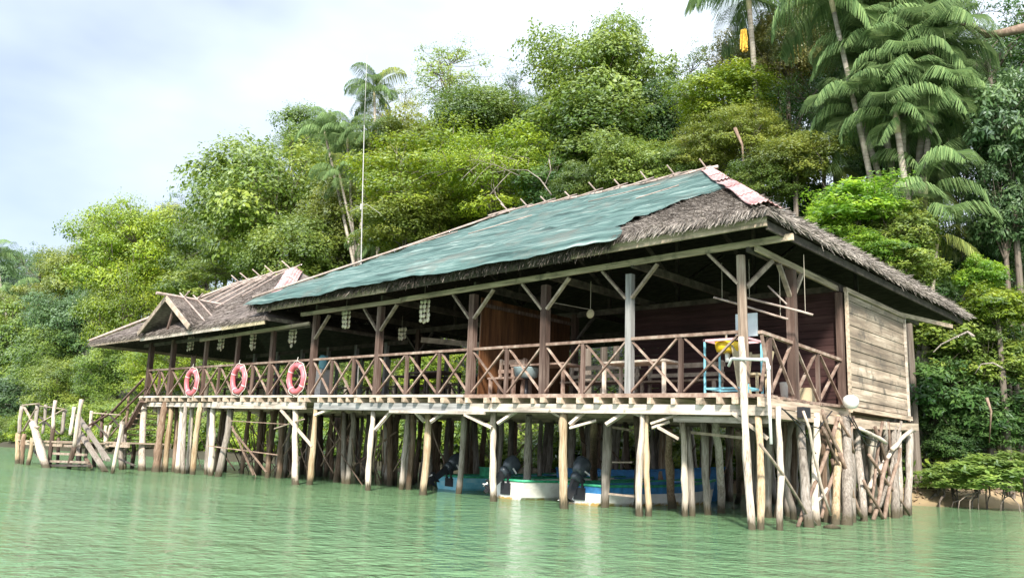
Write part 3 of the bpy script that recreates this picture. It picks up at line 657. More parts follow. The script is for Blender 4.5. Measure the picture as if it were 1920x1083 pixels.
for a, b_ in (((0, 1), (0, 0)),):
    mb = MB(); mb.tube([S2['front'](0, 1) + (0, 0, .06), S2['front'](0, .5) + (0, 0, .04), S2['front'](0, 0) + (0, 0, .05)], .05, 6); mb.build('hip_pole', M['batten'], roof2)
def onslope2(px, py):
    d = ray(px, py); P0 = S2['front'](.5, .5); return O + d * (nnh.dot(P0 - O) / nnh.dot(d)) + nnh * .05
for a, b_ in (((448, 533), (370, 568)), ((470, 527), (382, 572)), ((492, 522), (393, 575)), ((516, 515), (405, 579)), ((541, 508), (455, 557)), ((553, 508), (520, 545))):
    mb = MB(); mb.tube([onslope2(*a), onslope2(*b_)], .022, 5); mb.build('batten', M['batten'], roof2)
for px in (450, 468, 490, 513, 545):
    X = ony(px, 520, 16)[0]; cr = MB(); zz = 6.62 + (X + 28.2) * .045
    for sgn in (-1, 1):
        cr.tube([(X, 16 - sgn * .7, zz - .35), (X + sgn * .05 + random.uniform(-.05, .05), 16 + sgn * .35, zz + .28)], .022, 6)
    cr.build('ridge_cross', M['batten'], roof2, smooth=True)
mb = MB(); mb.beam((-27.0, 12.33, 4.17), (-22.0, 12.33, 4.20), .035, .16); mb.build('fascia', M['bearer'], roof2)
mb = MB(); mb.beam((-22.0, 12.335, 4.20), (-19.85, 12.335, 4.225), .035, .17); mb.build('fascia', M['ply'], roof2)
mb = MB(); mb.beam((-30.8, 12.33, 4.16), (-27.0, 12.33, 4.17), .035, .09); mb.build('fascia', M['beam'], roof2)
mb = MB(); mb.beam((-30.75, 12.4, 4.15), (-30.75, 19.8, 4.15), .035, .1); mb.build('fascia', M['beam'], roof2)
for k in range(16):
    X = -30.5 + k * .7; vm = min(1, (X + 30.9) / 2.7, (-19.8 - X) / 4.37); mb = MB()
    mb.tube([(X, 12.4, 4.12), (X, 12.3 + 3.7 * vm, 4.14 + 2.4 * vm)], .03, 5); mb.build('rafter', M['beam_dark'], roof2)
# gable dormer
dg = MB(); ax, az, gy = -25.15, 5.36, 12.15; l_, r_, ez = -26.75, -23.55, 4.38
def back_y(z): return 12.3 + (z - 4.3) / 2.4 * 3.7 + .25
for (xa, za) in ((l_, ez), (r_, ez)):
    dg.add([(xa, gy, za), (ax, gy, az), (ax, back_y(az), az), (xa, back_y(za), za)], [(0, 1, 2, 3) if xa < ax else (3, 2, 1, 0)])
    dg.add([(xa, gy, za - .06), (ax, gy, az - .06), (ax, back_y(az), az - .06), (xa, back_y(za), za - .06)], [(3, 2, 1, 0) if xa < ax else (0, 1, 2, 3)])
do = dg.build('dormer', M['thatch'], hut)
bs = []; ds = []
for _ in range(1300):
    k, y = RNG.uniform(0, 1), RNG.uniform(0, 1); sgn = 1 if RNG.uniform() < .75 else -1; xa = r_ if sgn > 0 else l_
    z = az + (ez - az) * k; bs.append((ax + (xa - ax) * k, gy + (back_y(z) - gy) * y, z + .01)); ds.append(np.array([xa - ax, 0, ez - az]) / 1.8 + RNG.normal(size=3) * .12)
strands('thatch_strand', do, M['straw_dark'], bs, ds, .2, .016)
for xa in (l_, r_):
    mb = MB(); mb.beam((xa - .02 * (ax - xa), gy - .03, ez - .10), (ax, gy - .03, az - .06), .04, .15, up=(0, 0, 1)); mb.build('bargeboard', M['brace'], do)
for y in (gy + .55, gy + 1.0):
    mb = MB(); mb.tube([(r_ + .1, y, ez + .02), (ax - .3, y, az + .22)], .025, 5); mb.tube([(l_, y, ez + .02), (ax + .3, y, az + .22)], .025, 5); mb.build('batten', M['batten'], do)
mb = MB(); mb.tube([(ax, gy - .35, az + .05), (ax, gy + 2.1, az + .02)], .05, 6); mb.build('ridge_pole', M['batten'], do)
mb = MB(); mb.beam((ax - .25, gy + .25, ez), (ax + .1, gy + .25, az - .1), .05, .08); mb.build('gable_strut', M['post'], do)

# ------------------------------------------------------------------ piles
def wobble_line(p, q, n, amp):
    p, q = np.array(p, float), np.array(q, float); pts = []
    ph, ph2 = random.uniform(0, 6), random.uniform(0, 6)
    for i in range(n + 1):
        t = i / n; o_ = amp * math.sin(t * 5 + ph), amp * math.sin(t * 4.2 + ph2)
        pts.append(p + (q - p) * t + np.array([o_[0] + random.uniform(-1, 1) * amp * .4, o_[1], 0]) * (1 if 0 < i < n else .3))
    return pts
PILE_N = {}; PILE_REST = {}
def pile(parent, base, top, r, mat, name='stilt', amp=.034, taper=.86):
    base, top = np.array(base, float), np.array(top, float)
    d = base - top; foot = base + d / abs(d[2]) * 1.2
    pts = wobble_line(foot, top, 11, amp); n = len(pts)
    rads = [1.13 * r * (1.06 + (taper - 1.06) * i / (n - 1)) * random.uniform(.88, 1.12) for i in range(n)]
    PILE_N[parent.name] = PILE_N.get(parent.name, 0) + 1
    if PILE_N[parent.name] > 99:
        PILE_REST.setdefault(parent.name, MB()).tube(pts, rads, 8, .13); return None
    mb = MB(); mb.tube(pts, rads, 9, .13); return mb.build(name, M[mat], parent, smooth=True)
front_piles = [  # top px, top py, base px, base py, width px, colour
 (273, 754, 264, 882, 12, 'pile_white'), (312, 754, 291, 884, 13, 'pile_brown'), (301, 758, 298, 882, 8, 'pile_gray'), (323, 752, 310, 884, 10, 'pile_tan'),
 (331, 757, 324, 884, 7, 'pile_brown'), (342, 753, 334, 886, 9, 'pile_white'), (350, 753, 342, 888, 8, 'pile_gray'), (360, 755, 353, 887, 8, 'pile_white'),
 (380, 748, 359, 889, 10, 'pile_tan'), (390, 758, 386, 889, 7, 'pile_gray'), (402, 758, 393, 891, 11, 'pile_white'), (433, 752, 411, 893, 11, 'pile_gray'),
 (530, 770, 521, 896, 10, 'pile_brown'), (511, 770, 501, 895, 9, 'pile_brown'), (553, 752, 556, 908, 11, 'pile_white'), (594, 762, 578, 908, 10, 'pile_tan'),
 (646, 773, 644, 906, 9, 'pile_gray'), (661, 773, 655, 907, 11, 'pile_gray'), (700, 770, 691, 919, 10, 'pile_white'), (728, 775, 721, 906, 8, 'pile_gray'),
 (766, 775, 752, 917, 9, 'pile_gray'), (775, 775, 764, 917, 10, 'pile_brown'), (789, 780, 779, 904, 9, 'pile_brown'), (801, 770, 796, 927, 13, 'pile_tan'),
 (824, 790, 821, 905, 9, 'pile_brown'), (870, 775, 858, 925, 11, 'pile_gray'), (927, 768, 924, 939, 12, 'pile_white'), (992, 778, 988, 935, 13, 'pile_gray'),
 (1059, 765, 1057, 953, 16, 'pile_tan'), (1113, 790, 1114, 925, 11, 'pile_brown'), (1139, 790, 1135, 951, 16, 'pile_gray'), (1193, 780, 1192, 951, 12, 'pile_dark'),
 (1203, 750, 1203, 967, 12, 'pile_white'), (1215, 766, 1215, 967, 11, 'pile_tan'), (1256, 805, 1258, 953, 14, 'pile_brown'), (1279, 790, 1286, 967, 12, 'pile_white'),
 (1290, 800, 1297, 967, 11, 'pile_gray'), (1316, 782, 1330, 964, 14, 'pile_gray'), (1343, 785, 1350, 961, 14, 'pile_gray'), (1384, 810, 1381, 943, 10, 'pile_dark'),
 (1420, 770, 1428, 992, 14, 'pile_tan'), (1459, 748, 1462, 993, 11, 'pile_white')]
for i, (tx, ty, bx_, by_, wd, mt) in enumerate(front_piles):
    b_ = onz(bx_, by_, 0); Yt = max(13.2, min(b_[1] + .05, 14.6)) if by_ > 912 else b_[1]
    tp = ony(tx, ty, max(13.22, Yt)); tp[2] = min(tp[2], deckz(tp[0]) - .20)
    pile(house if bx_ > 570 else hut, b_, tp, wd * mpp(b_) / 2, mt)
# the corner pile: rises past the deck beside the corner post
cb = onz(1412, 992, 0); tpc = ony(1389, 632, 13.1); pile(house, cb, tpc, .062, 'pile_white', amp=.02, taper=.85)
# end of the house, seen from the side
for (tx, ty, bx_, by_, wd, mt) in ((1504, 770, 1512, 987, 16, 'pile_gray'), (1531, 772, 1534, 984, 14, 'pile_white'), (1545, 775, 1546, 975, 10, 'pile_dark'), (1570, 780, 1566, 983, 14, 'pile_tan'),
        (1582, 770, 1588, 983, 19, 'pile_gray'), (1591, 775, 1600, 978, 12, 'pile_gray'), (1606, 787, 1619, 976, 13, 'pile_gray'), (1633, 793, 1636, 966, 12, 'pile_white'), (1643, 793, 1641, 964, 9, 'pile_white'),
        (1656, 780, 1655, 962, 9, 'pile_gray'), (1673, 790, 1678, 970, 13, 'pile_gray'), (1684, 800, 1686, 968, 10, 'pile_gray'), (1703, 800, 1704, 965, 13, 'pile_gray')):
    b_ = onz(bx_, by_, 0); tp = onx(tx, ty, -6.05 + random.uniform(-.1, .1)); tp[2] = min(tp[2], 1.9 + .0)
    pile(house, b_, tp, wd * mpp(b_) / 2, mt)
for (x0, y0, x1, y1, wd, mt) in ((1572, 782, 1497, 987, 8, 'stick'), (1505, 770, 1558, 965, 6, 'brace_pale'), (1575, 785, 1602, 848, 6, 'stick'), (1572, 845, 1616, 968, 8, 'stick'), (1550, 915, 1520, 960, 7, 'brace_pale'),
        (1542, 768, 1575, 860, 7, 'stick'), (1541, 800, 1590, 905, 6, 'stick'), (1664, 860, 1637, 974, 8, 'stick'), (1687, 840, 1658, 972, 7, 'stick'), (1629, 852, 1705, 964, 7, 'stick'), (1709, 806, 1672, 842, 8, 'brace_pale'),
        (1672, 842, 1629, 914, 9, 'brace_pale'), (1612, 802, 1662, 830, 8, 'brace_pale'), (1425, 832, 1530, 983, 6, 'brace'), (1640, 800, 1688, 950, 7, 'stick'), (1655, 790, 1630, 960, 6, 'stick'), (1600, 780, 1592, 900, 6, 'stick'),
        (1560, 860, 1585, 975, 7, 'stick'), (1690, 790, 1650, 950, 6, 'pile_gray'), (1620, 900, 1655, 972, 7, 'stick'), (1665, 790, 1690, 965, 6, 'stick'), (1530, 780, 1560, 830, 6, 'stick'), (1580, 840, 1540, 970, 7, 'stick')):
    Xp = -5.92 + random.uniform(-.05, .12); p, q = onx(x0, y0, Xp), onx(x1, y1, Xp)
    mb = MB(); pts = wobble_line(p, q, 6, .022); mb.tube(pts, [wd * mpp(p) / 2 * random.uniform(.85, 1.1) for _ in pts], 6, .08); mb.build('stick_brace', M[mt], house, smooth=True)
mb = MB(); mb.beam(onx(1590, 795, -6.0), onx(1716, 800, -6.0) , .14, .15); mb.build('bearer', M['beam_y'], house)
# piles behind the front rows
rr = random.Random(5)
for Y, n in ((15.4, 15), (17.2, 19), (18.9, 19), (20.3, 20)):
    for k in range(n):
        X = -27.6 + (k + .5 + rr.uniform(-.3, .3)) * 21.2 / n
        if X > -13.6 and X < -8.6 and Y < 18.5: continue
        if X > -16.5 and X < -13.2 and Y < 17: continue
        pile(house if X > -19.4 else hut, (X + rr.uniform(-.15, .15), Y + rr.uniform(-.2, .2), ground(X, Y) if Y > 22 else 0), (X, Y, deckz(X) - .3), rr.uniform(.06, .10), rr.choice(['pile_dark', 'pile_brown', 'pile_gray', 'pile_gray']), amp=.03)
for k in range(34):                                  # extra piles crowding the left half
    X, Y = rr.uniform(-27.8, -14.2), rr.uniform(15.0, 20.5)
    if X > -16.8 and Y < 19: continue
    pile(house if X > -19.4 else hut, (X + rr.uniform(-.25, .25), Y, 0), (X, Y, deckz(X) - .3), rr.uniform(.05, .09), rr.choice(['pile_dark', 'pile_brown', 'pile_gray']), amp=.05)
for k in range(22):                                  # the crowded end of the house and the back rows behind the boats
    X, Y = rr.uniform(-7.1, -6.15), rr.uniform(15.2, 20.3)
    pile(house, (X + rr.uniform(-.3, .3), Y + rr.uniform(-.2, .2), 0), (X, Y, deckz(X) - .3), rr.uniform(.04, .065), rr.choice(['pile_gray', 'pile_white', 'pile_gray', 'pile_brown']), amp=.05)
for k in range(30):
    X, Y = rr.uniform(-15.5, -8.2), rr.uniform(19.6, 21.6)
    pile(house, (X + rr.uniform(-.25, .25), Y, 0), (X, Y, deckz(X) - .3), rr.uniform(.05, .08), rr.choice(['pile_dark', 'pile_brown', 'pile_gray', 'pile_gray']), amp=.05)
for nm_, mb_ in PILE_REST.items(): tag(mb_.build('stilt', M['pile_gray'], bpy.data.objects[nm_], smooth=True), kind='stuff')
for Y, n in ((15.0, 26), (16.3, 26), (19.6, 22)):                 # thin poles and slanting struts in the dark under the floor
    for k in range(n):
        X = -27.6 + rr.uniform(0, 1) * 20.6
        if X > -16.5 and Y < 18: X = -27.5 + rr.uniform(0, 9.5)
        X2 = X + rr.uniform(-1.6, 1.6); mb = MB(); pts = wobble_line((X, Y, rr.uniform(-.3, .6)), (X2, Y + rr.uniform(-.6, .6), rr.uniform(1.2, 1.85)), 4, .03)
        mb.tube(pts, rr.uniform(.014, .028), 5); mb.build('stick_brace', M['stick'], house if X > -19.4 else hut, smooth=True)
# braces along the front under the floor
def fr_brace(x0, y0, x1, y1, wd, mt='brace_pale', Y0=13.1, Y1=13.2):
    p, q = ony(x0, y0, Y0), ony(x1, y1, Y1); mb = MB(); mb.beam(p, q, wd * mpp(p) * .7, wd * mpp(p), up=(0, 1, 0)); mb.build('pile_brace', M[mt], house if x0 > 570 else hut)
for a in ((590, 778, 632, 762, 6), (703, 806, 732, 772, 6), (780, 773, 795, 789, 6), (807, 791, 830, 774, 6), (871, 776, 922, 801, 7), (933, 794, 973, 767, 7), (1029, 768, 1055, 783, 6), (1068, 796, 1100, 768, 8),
          (1068, 802, 1118, 788, 6), (1136, 796, 1176, 770, 9), (1170, 767, 1200, 779, 6), (1220, 794, 1282, 773, 6), (1222, 802, 1255, 790, 6), (1233, 800, 1272, 822, 6), (1372, 772, 1440, 822, 8), (527, 768, 586, 837, 5),
          (430, 788, 560, 796, 2, 'stick'), (435, 798, 475, 890, 3, 'stick'), (436, 805, 500, 885, 3, 'stick'), (390, 835, 520, 852, 2.5, 'stick'), (570, 785, 515, 803, 3, 'brace')):
    fr_brace(*a, Y1=13.35)
fr_brace(1275, 808, 1400, 821, 7, 'brace', 14.2, 14.3); fr_brace(1146, 800, 1184, 806, 6, 'brace', 15, 15); fr_brace(1146, 866, 1186, 866, 4, 'brace', 15, 15); fr_brace(1142, 925, 1190, 930, 5, 'brace', 14.1, 14.1)

# ------------------------------------------------------------------ staircase and landing stage
st = empty('staircase', (-28.6, 13, 1), 'weathered plank staircase climbing from the landing to the smaller house', 'staircase')
land = empty('landing_stage', (-30.5, 12, 0), 'ramshackle gray timber landing stage with leaning posts at the water', 'landing stage')
def lb(parent, name, x0, y0, x1, y1, wd, mt, Y=11.2, Y1=None, rnd=False, flat=False):
    p, q = ony(x0, y0, Y), ony(x1, y1, Y1 or Y); s_ = wd * mpp(p); mb = MB()
    if rnd: 
        pts = wobble_line(p, q, 7, s_ * .12); mb.tube(pts, [s_ / 2 * random.uniform(.9, 1.1) for _ in pts], 8, .08)
    else: mb.beam(p, q, s_ * (.6 if not flat else 1.6), s_, up=(0, 1, 0) if not flat else (0, 0, 1))
    return mb.build(name, M[mt], parent, smooth=rnd)
for a in ((41, 761, 36, 812, 7, 'pile_gray'), (70, 757, 66, 815, 7, 'pile_gray'), (35, 812, 31, 880, 9, 'pile_tan'), (46, 813, 39, 878, 8, 'pile_brown'), (61, 820, 51, 885, 8, 'pile_tan'), (104, 750, 99, 803, 7, 'pile_white'),
          (99, 800, 92, 880, 8, 'pile_dark'), (153, 748, 139, 838, 8, 'pile_white'), (139, 836, 126, 895, 9, 'pile_dark'), (139, 762, 132, 815, 7, 'pile_white'), (228, 795, 210, 895, 7, 'pile_white')):
    lb(land, 'post', *a, Y=11.1, rnd=True)
lb(land, 'fallen_log', 62, 793, 90, 888, 13, 'pile_white', Y=10.9, Y1=10.7, rnd=True)
lb(land, 'fallen_log', 72, 800, 60, 800, 5, 'pile_white', Y=10.85, rnd=True)
for a in ((123, 767, 115, 813, 7, 'pile_gray'), (86, 758, 80, 812, 6, 'pile_gray'), (172, 770, 168, 806, 6, 'pile_white'), (168, 800, 158, 885, 6, 'pile_gray'), (199, 797, 195, 843, 6, 'pile_white'), (208, 797, 192, 845, 5, 'pile_white'),
          (195, 840, 187, 885, 6, 'pile_gray'), (229, 790, 227, 885, 9, 'pile_gray'), (192, 775, 190, 820, 6, 'post'), (150, 820, 150, 880, 6, 'pile_dark'), (110, 820, 108, 880, 6, 'pile_dark'), (175, 830, 176, 885, 7, 'pile_dark')):
    lb(land, 'post', *a, Y=12.6, rnd=True)
for a in ((42, 759, 73, 756, 3.5, 'brace'), (45, 762, 66, 800, 3.5, 'brace'), (68, 766, 43, 808, 3.5, 'brace')): lb(land, 'rail', *a, Y=11.05)
for a in ((73, 760, 120, 766, 2.5, 'brace'), (74, 793, 120, 767, 3, 'brace'), (75, 781, 110, 813, 3, 'beam_dark'), (171, 773, 225, 777, 3, 'brace'), (160, 800, 206, 775, 3, 'post'), (172, 787, 200, 815, 3, 'beam_dark'), (200, 770, 172, 800, 2.5, 'post'), (206, 777, 225, 800, 3, 'beam_dark')): lb(land, 'rail', *a, Y=12.5)
# decks of the landing: boards
def deckpatch(name, c, z):
    mb = MB(); (x0, y0), (x1, y1) = c; n = max(2, int((x1 - x0) / .2))
    for k in range(n):
        x = x0 + k * (x1 - x0) / n
        mb.beam((x + .09, y0 + random.uniform(-.08, .03), z + random.uniform(-.01, .01)), (x + .09, y1, z), .17, .04)
    mb.block((x0, y0 + .02, z - .14), (x1, y0 + .08, z - .025)); mb.block((x0, y1 - .1, z - .14), (x1, y1 - .04, z - .025))
    return mb.build(name, M['beam_y'], land)
pA, pB = ony(36, 812, 11.1), ony(168, 818, 12.0)
deckpatch('deck', ((pA[0], 11.1), (pB[0], 12.7)), .80)
deckpatch('deck', ((-28.9, 12.4), (-27.2, 13.9)), .85)
for k, (x0, y0, x1, y1) in enumerate(((96, 834, 148, 836), (94, 849, 160, 852), (96, 864, 162, 866), (97, 872, 168, 872))):
    lb(land, 'step', x0, y0, x1, y1, 4, 'brace' if k < 3 else 'beam_dark', Y=11.3 - .1 * k, flat=True)
for a in ((145, 778, 203, 862, 7, 'brace'), (148, 808, 198, 884, 8, 'brace'), (165, 800, 196, 862, 4, 'pile_gray'), (150, 790, 145, 865, 5, 'pile_gray'), (62, 842, 74, 858, 4, 'brace'), (220, 858, 252, 872, 4, 'beam_dark'), (160, 858, 170, 875, 6, 'stick')):
    lb(land, 'loose_plank', *a[:5], 'pile_gray' if a[5] == 'brace' else a[5], Y=11.7, Y1=11.3)
for a in ((266, 752, 240, 800, 8, 'post'), (245, 790, 205, 845, 7, 'beam_dark')): lb(st, 'stringer', *a, Y=12.9)
for k in range(8):
    t_ = k / 7.; z = .95 + t_ * 1.25; X = -29.2 + t_ * 1.35; mb = MB(); mb.beam((X, 12.95, z), (X, 14.0, z), .24, .035); mb.build('tread', M['beam_y'], st)
lb(st, 'stringer', 272, 752, 248, 800, 7, 'beam_dark', Y=14.0)
lb(st, 'handrail', 270, 709, 206, 776, 4, 'post', Y=12.9, Y1=12.6); lb(st, 'handrail', 206, 776, 161, 800, 3.5, 'post', Y=12.6, Y1=12.4)
lb(st, 'handrail', 274, 727, 205, 795, 3.5, 'post', Y=12.95, Y1=12.7); lb(st, 'handrail', 238, 778, 207, 817, 3, 'brace', Y=12.9)
lb(st, 'post', 241, 742, 236, 800, 5, 'pile_brown', Y=12.9, rnd=True); lb(st, 'post', 235, 798, 232, 885, 8, 'pile_gray', Y=13.0, rnd=True); lb(st, 'post', 250, 830, 248, 884, 8, 'pile_dark', Y=13.6, rnd=True)

# ------------------------------------------------------------------ life rings
def life_ring(px, py, label):
    p = ony(px, py, 13.02); p[1] = 13.02; t0 = empty('life_ring', p, label, 'life ring', 'faded red life rings on the railing')
    t0.rotation_euler = (0, random.uniform(-.3, .3), 0)
    ro, ri = .325, .075; mb = MB(); mb.tube([p + np.array([ro * math.cos(a), 0, ro * 1.08 * math.sin(a)]) for a in np.linspace(0, 2 * math.pi, 41)[:-1]], ri, 14, closed=True); mb.build('ring', M['red_ring'], t0, smooth=True)
    mb = MB()
    for a0 in (.8, 2.4, 3.9, 5.5):
        pts = [p + np.array([ro * math.cos(a), 0, ro * 1.08 * math.sin(a)]) for a in (a0, a0 + .06, a0 + .12)]; mb.tube(pts, ri + .004, 14)
    mb.build('band', M['pink'], t0, smooth=True)
    mb = MB(); mb.tube([p + np.array([(ro + .10 + .015 * math.cos(a * 8)) * math.cos(a), -.01, (ro + .10 + .015 * math.cos(a * 8)) * 1.08 * math.sin(a)]) for a in np.linspace(0, 2 * math.pi, 61)[:-1]], .009, 5, closed=True)
    mb.tube([p + np.array([0, .0, .42]), p + np.array([.0, .05, .58])], .008, 5); mb.build('rope', M['white_rope'], t0, smooth=True)
life_ring(360, 716, 'faded red life ring nearest the staircase, first of three along the railing')
life_ring(448, 711, 'faded red life ring hanging between the other two on the railing')
life_ring(556, 709, 'faded red life ring with pale lower edge, closest to the green-netted roof')

# ------------------------------------------------------------------ hanging shell mobiles
def mobile(px, py, hpx, Y, label, wpx=15):
    p = ony(px, py, Y); s_ = mpp(p); h = hpx * s_ * 1.08; wd = (wpx + 3) * s_; t0 = empty('shell_mobile', p + np.array([0, 0, h / 2]), label, 'shell mobile', 'shell mobiles hanging under the roofs')
    top = p + np.array([0, 0, h / 2])
    mb = MB(); mb.tube([top + (-wd / 2, 0, 0), top + (wd / 2, 0, 0)], .012, 6); mb.build('hanger_bar', M['batten'], t0)
    mb = MB(); ms = MB()
    mb.tube([top, top + (0, .0, .35)], .006, 4)
    for k in range(5):
        x = (k / 4 - .5) * wd * .95; y = .03 * (-1) ** k; L_s = h * random.uniform(.85, 1.05); mb.tube([top + (x, y, 0), top + (x, y, -L_s)], .005, 4)
        z = .05
        while z < L_s:
            r_ = random.uniform(.05, .078); c = top + (x + random.uniform(-.012, .012), y - .01, -z)
            ms.lathe(c, [(r_ * .25, -.012), (r_, -.004), (r_ * .9, .006), (r_ * .2, .014)], 7, 1); z += random.uniform(.10, .135)
    mb.build('cord', M['cord'], t0); ms.build('shell', M['shell'], t0, smooth=True)
    return t0
mobile(357, 645, 26, 13.9, 'pale shell mobile nearest the staircase, with a gray cloth hanging below it', 14)
mobile(414, 642, 28, 13.9, 'small pale shell mobile second from the staircase, under the smaller roof', 12)
mobile(474, 641, 30, 13.9, 'narrow yellowish shell mobile under the smaller roof, above and right of the middle life ring', 10)
mobile(548, 630, 32, 13.7, 'shell mobile of four tiers hanging above the life ring closest to the netted roof', 13)
mobile(648, 599, 31, 13.6, 'cream shell mobile hanging in the first open bay of the netted house', 13)
mobile(795, 582, 38, 13.5, 'largest and whitest shell mobile, hanging in the bay beside the varnished partition', 16)
mobile(753, 627, 24, 15.5, 'dim gray shell mobile hanging far back in the dark hall', 13)
p = ony(361, 682, 13.9); mb = MB(); mb.grid(lambda u, v: p + np.array([(u - .5) * (.30 - .12 * v) , .05 * math.sin(u * 9), .30 - .62 * v + .05 * math.sin(u * 7)]), 12, 8)
o = mb.build('hanging_cloth', M['stick'], smooth=True); tag(o, 'gray brown cloth hanging below the shell mobile nearest the staircase', 'cloth')
md = o.modifiers.new('t', 'SOLIDIFY'); md.thickness = .02

# ------------------------------------------------------------------ boats
def make_boat(stern, heading, L_b, B, fb, hull, band, inside, label):
    h = np.array([math.cos(heading), math.sin(heading), 0]); s_ = np.array([h[1], -h[0], 0])     # s_ = starboard
    t0 = empty('motor_boat', (stern[0], stern[1], 0), label, 'boat', 'open motor boats moored under the house')
    st_ = np.array([stern[0], stern[1], 0.])
    def hw(t): return B / 2 * (1 if t < .45 else math.cos((t - .45) / .55 * 1.45) ** .75) * (.92 + .08 * min(1, t * 4))
    def shear(t): return fb * (1 + .55 * max(0, t - .3) ** 1.6)
    prof = [(0, -.25), (.45, -.24), (.74, -.06), (.88, .14), (.95, .62), (1, 1.0)]         # (beam share, height share)
    def sec(t, inner):
        w_ = hw(t); sh = shear(t); res = []
        for a, z in prof: res.append((a * w_ * (1 if not inner else .93), (z * sh if z > 0 else z * .8) + (.04 if inner else 0)))
        return res
    N = 22
    for nm, lo, hi, mt in (('hull', 0, 4, hull), ('strake', 4, 5, band)):
        mb = MB()
        for sd in (1, -1):
            V = []
            for i in range(N + 1):
                t = i / N
                for a, z in sec(t, False)[lo:hi + 1]: V.append(st_ + h * (t * L_b + (.25 * max(0, z) * t ** 4)) + s_ * a * sd + np.array([0, 0, z]))
            k = hi - lo + 1
            fs = [(i * k + j, (i + 1) * k + j, (i + 1) * k + j + 1, i * k + j + 1) for i in range(N) for j in range(k - 1)]
            mb.add(V, fs if sd > 0 else [f[::-1] for f in fs])
            # inner skin
            V = []
            for i in range(N + 1):
                t = min(i / N, .985)
                for a, z in sec(t, True)[lo:hi + 1]: V.append(st_ + h * (t * L_b + (.25 * max(0, z) * t ** 4)) + s_ * a * sd + np.array([0, 0, min(z, shear(t))]))
            mb2 = mb; mb2.add(V, [f[::-1] for f in fs] if sd > 0 else fs)
        if nm == 'hull' or True:
            V = [st_ + s_ * a * sd + np.array([0, 0, z]) for sd in (1, -1) for a, z in sec(0, False)[lo:hi + 1]]
            k = hi - lo + 1; mb.add(V, [(j, j + 1, k + j + 1, k + j) for j in range(k - 1)])
            V = [v + h * .05 for v in V]; mb.add(V, [(k + j, k + j + 1, j + 1, j) for j in range(k - 1)])
        mb.build(nm, M[mt], t0)
    mb = MB()
    for sd in (1, -1):
        mb.tube([st_ + h * (t * L_b + .25 * shear(t) * t ** 4) + s_ * sd * hw(t) * .985 + np.array([0, 0, shear(t) + .01]) for t in np.linspace(0, 1, 18)], .032, 6)
    mb.tube([st_ + s_ * hw(0) + np.array([0, 0, fb + .01]), st_ - s_ * hw(0) + np.array([0, 0, fb + .01])], .03, 6)
    mb.build('gunwale', M[inside], t0, smooth=True)
    for t in (.2, .42, .64):
        mb = MB(); c = st_ + h * t * L_b; mb.beam(c + s_ * hw(t) * .92 + (0, 0, fb * .72), c - s_ * hw(t) * .92 + (0, 0, fb * .72), .26, .05); mb.build('bench', M[inside], t0)
    mb = MB(); c = st_ + h * L_b * .09; mb.beam(c + s_ * hw(.1) * .9 + (0, 0, fb * .8), c - s_ * hw(.1) * .9 + (0, 0, fb * .8), L_b * .15, .04); mb.build('stern_deck', M['aqua' if hull != 'hull_blue' else inside], t0)
    mb = MB(); c = st_ + h * L_b * .86; mb.beam(c + s_ * hw(.86) * .8 + (0, 0, shear(.86) * .96), c - s_ * hw(.86) * .8 + (0, 0, shear(.86) * .96), L_b * .16, .04); mb.build('bow_deck', M['deep_blue'], t0)
    mb = MB(); mb.beam(st_ - h * .012 + s_ * .17 + (0, 0, fb * .55), st_ - h * .012 - s_ * .17 + (0, 0, fb * .55), .03, fb * .62); mb.build('motor_pad', M['dark_metal'], t0)
    return t0, st_, h, s_
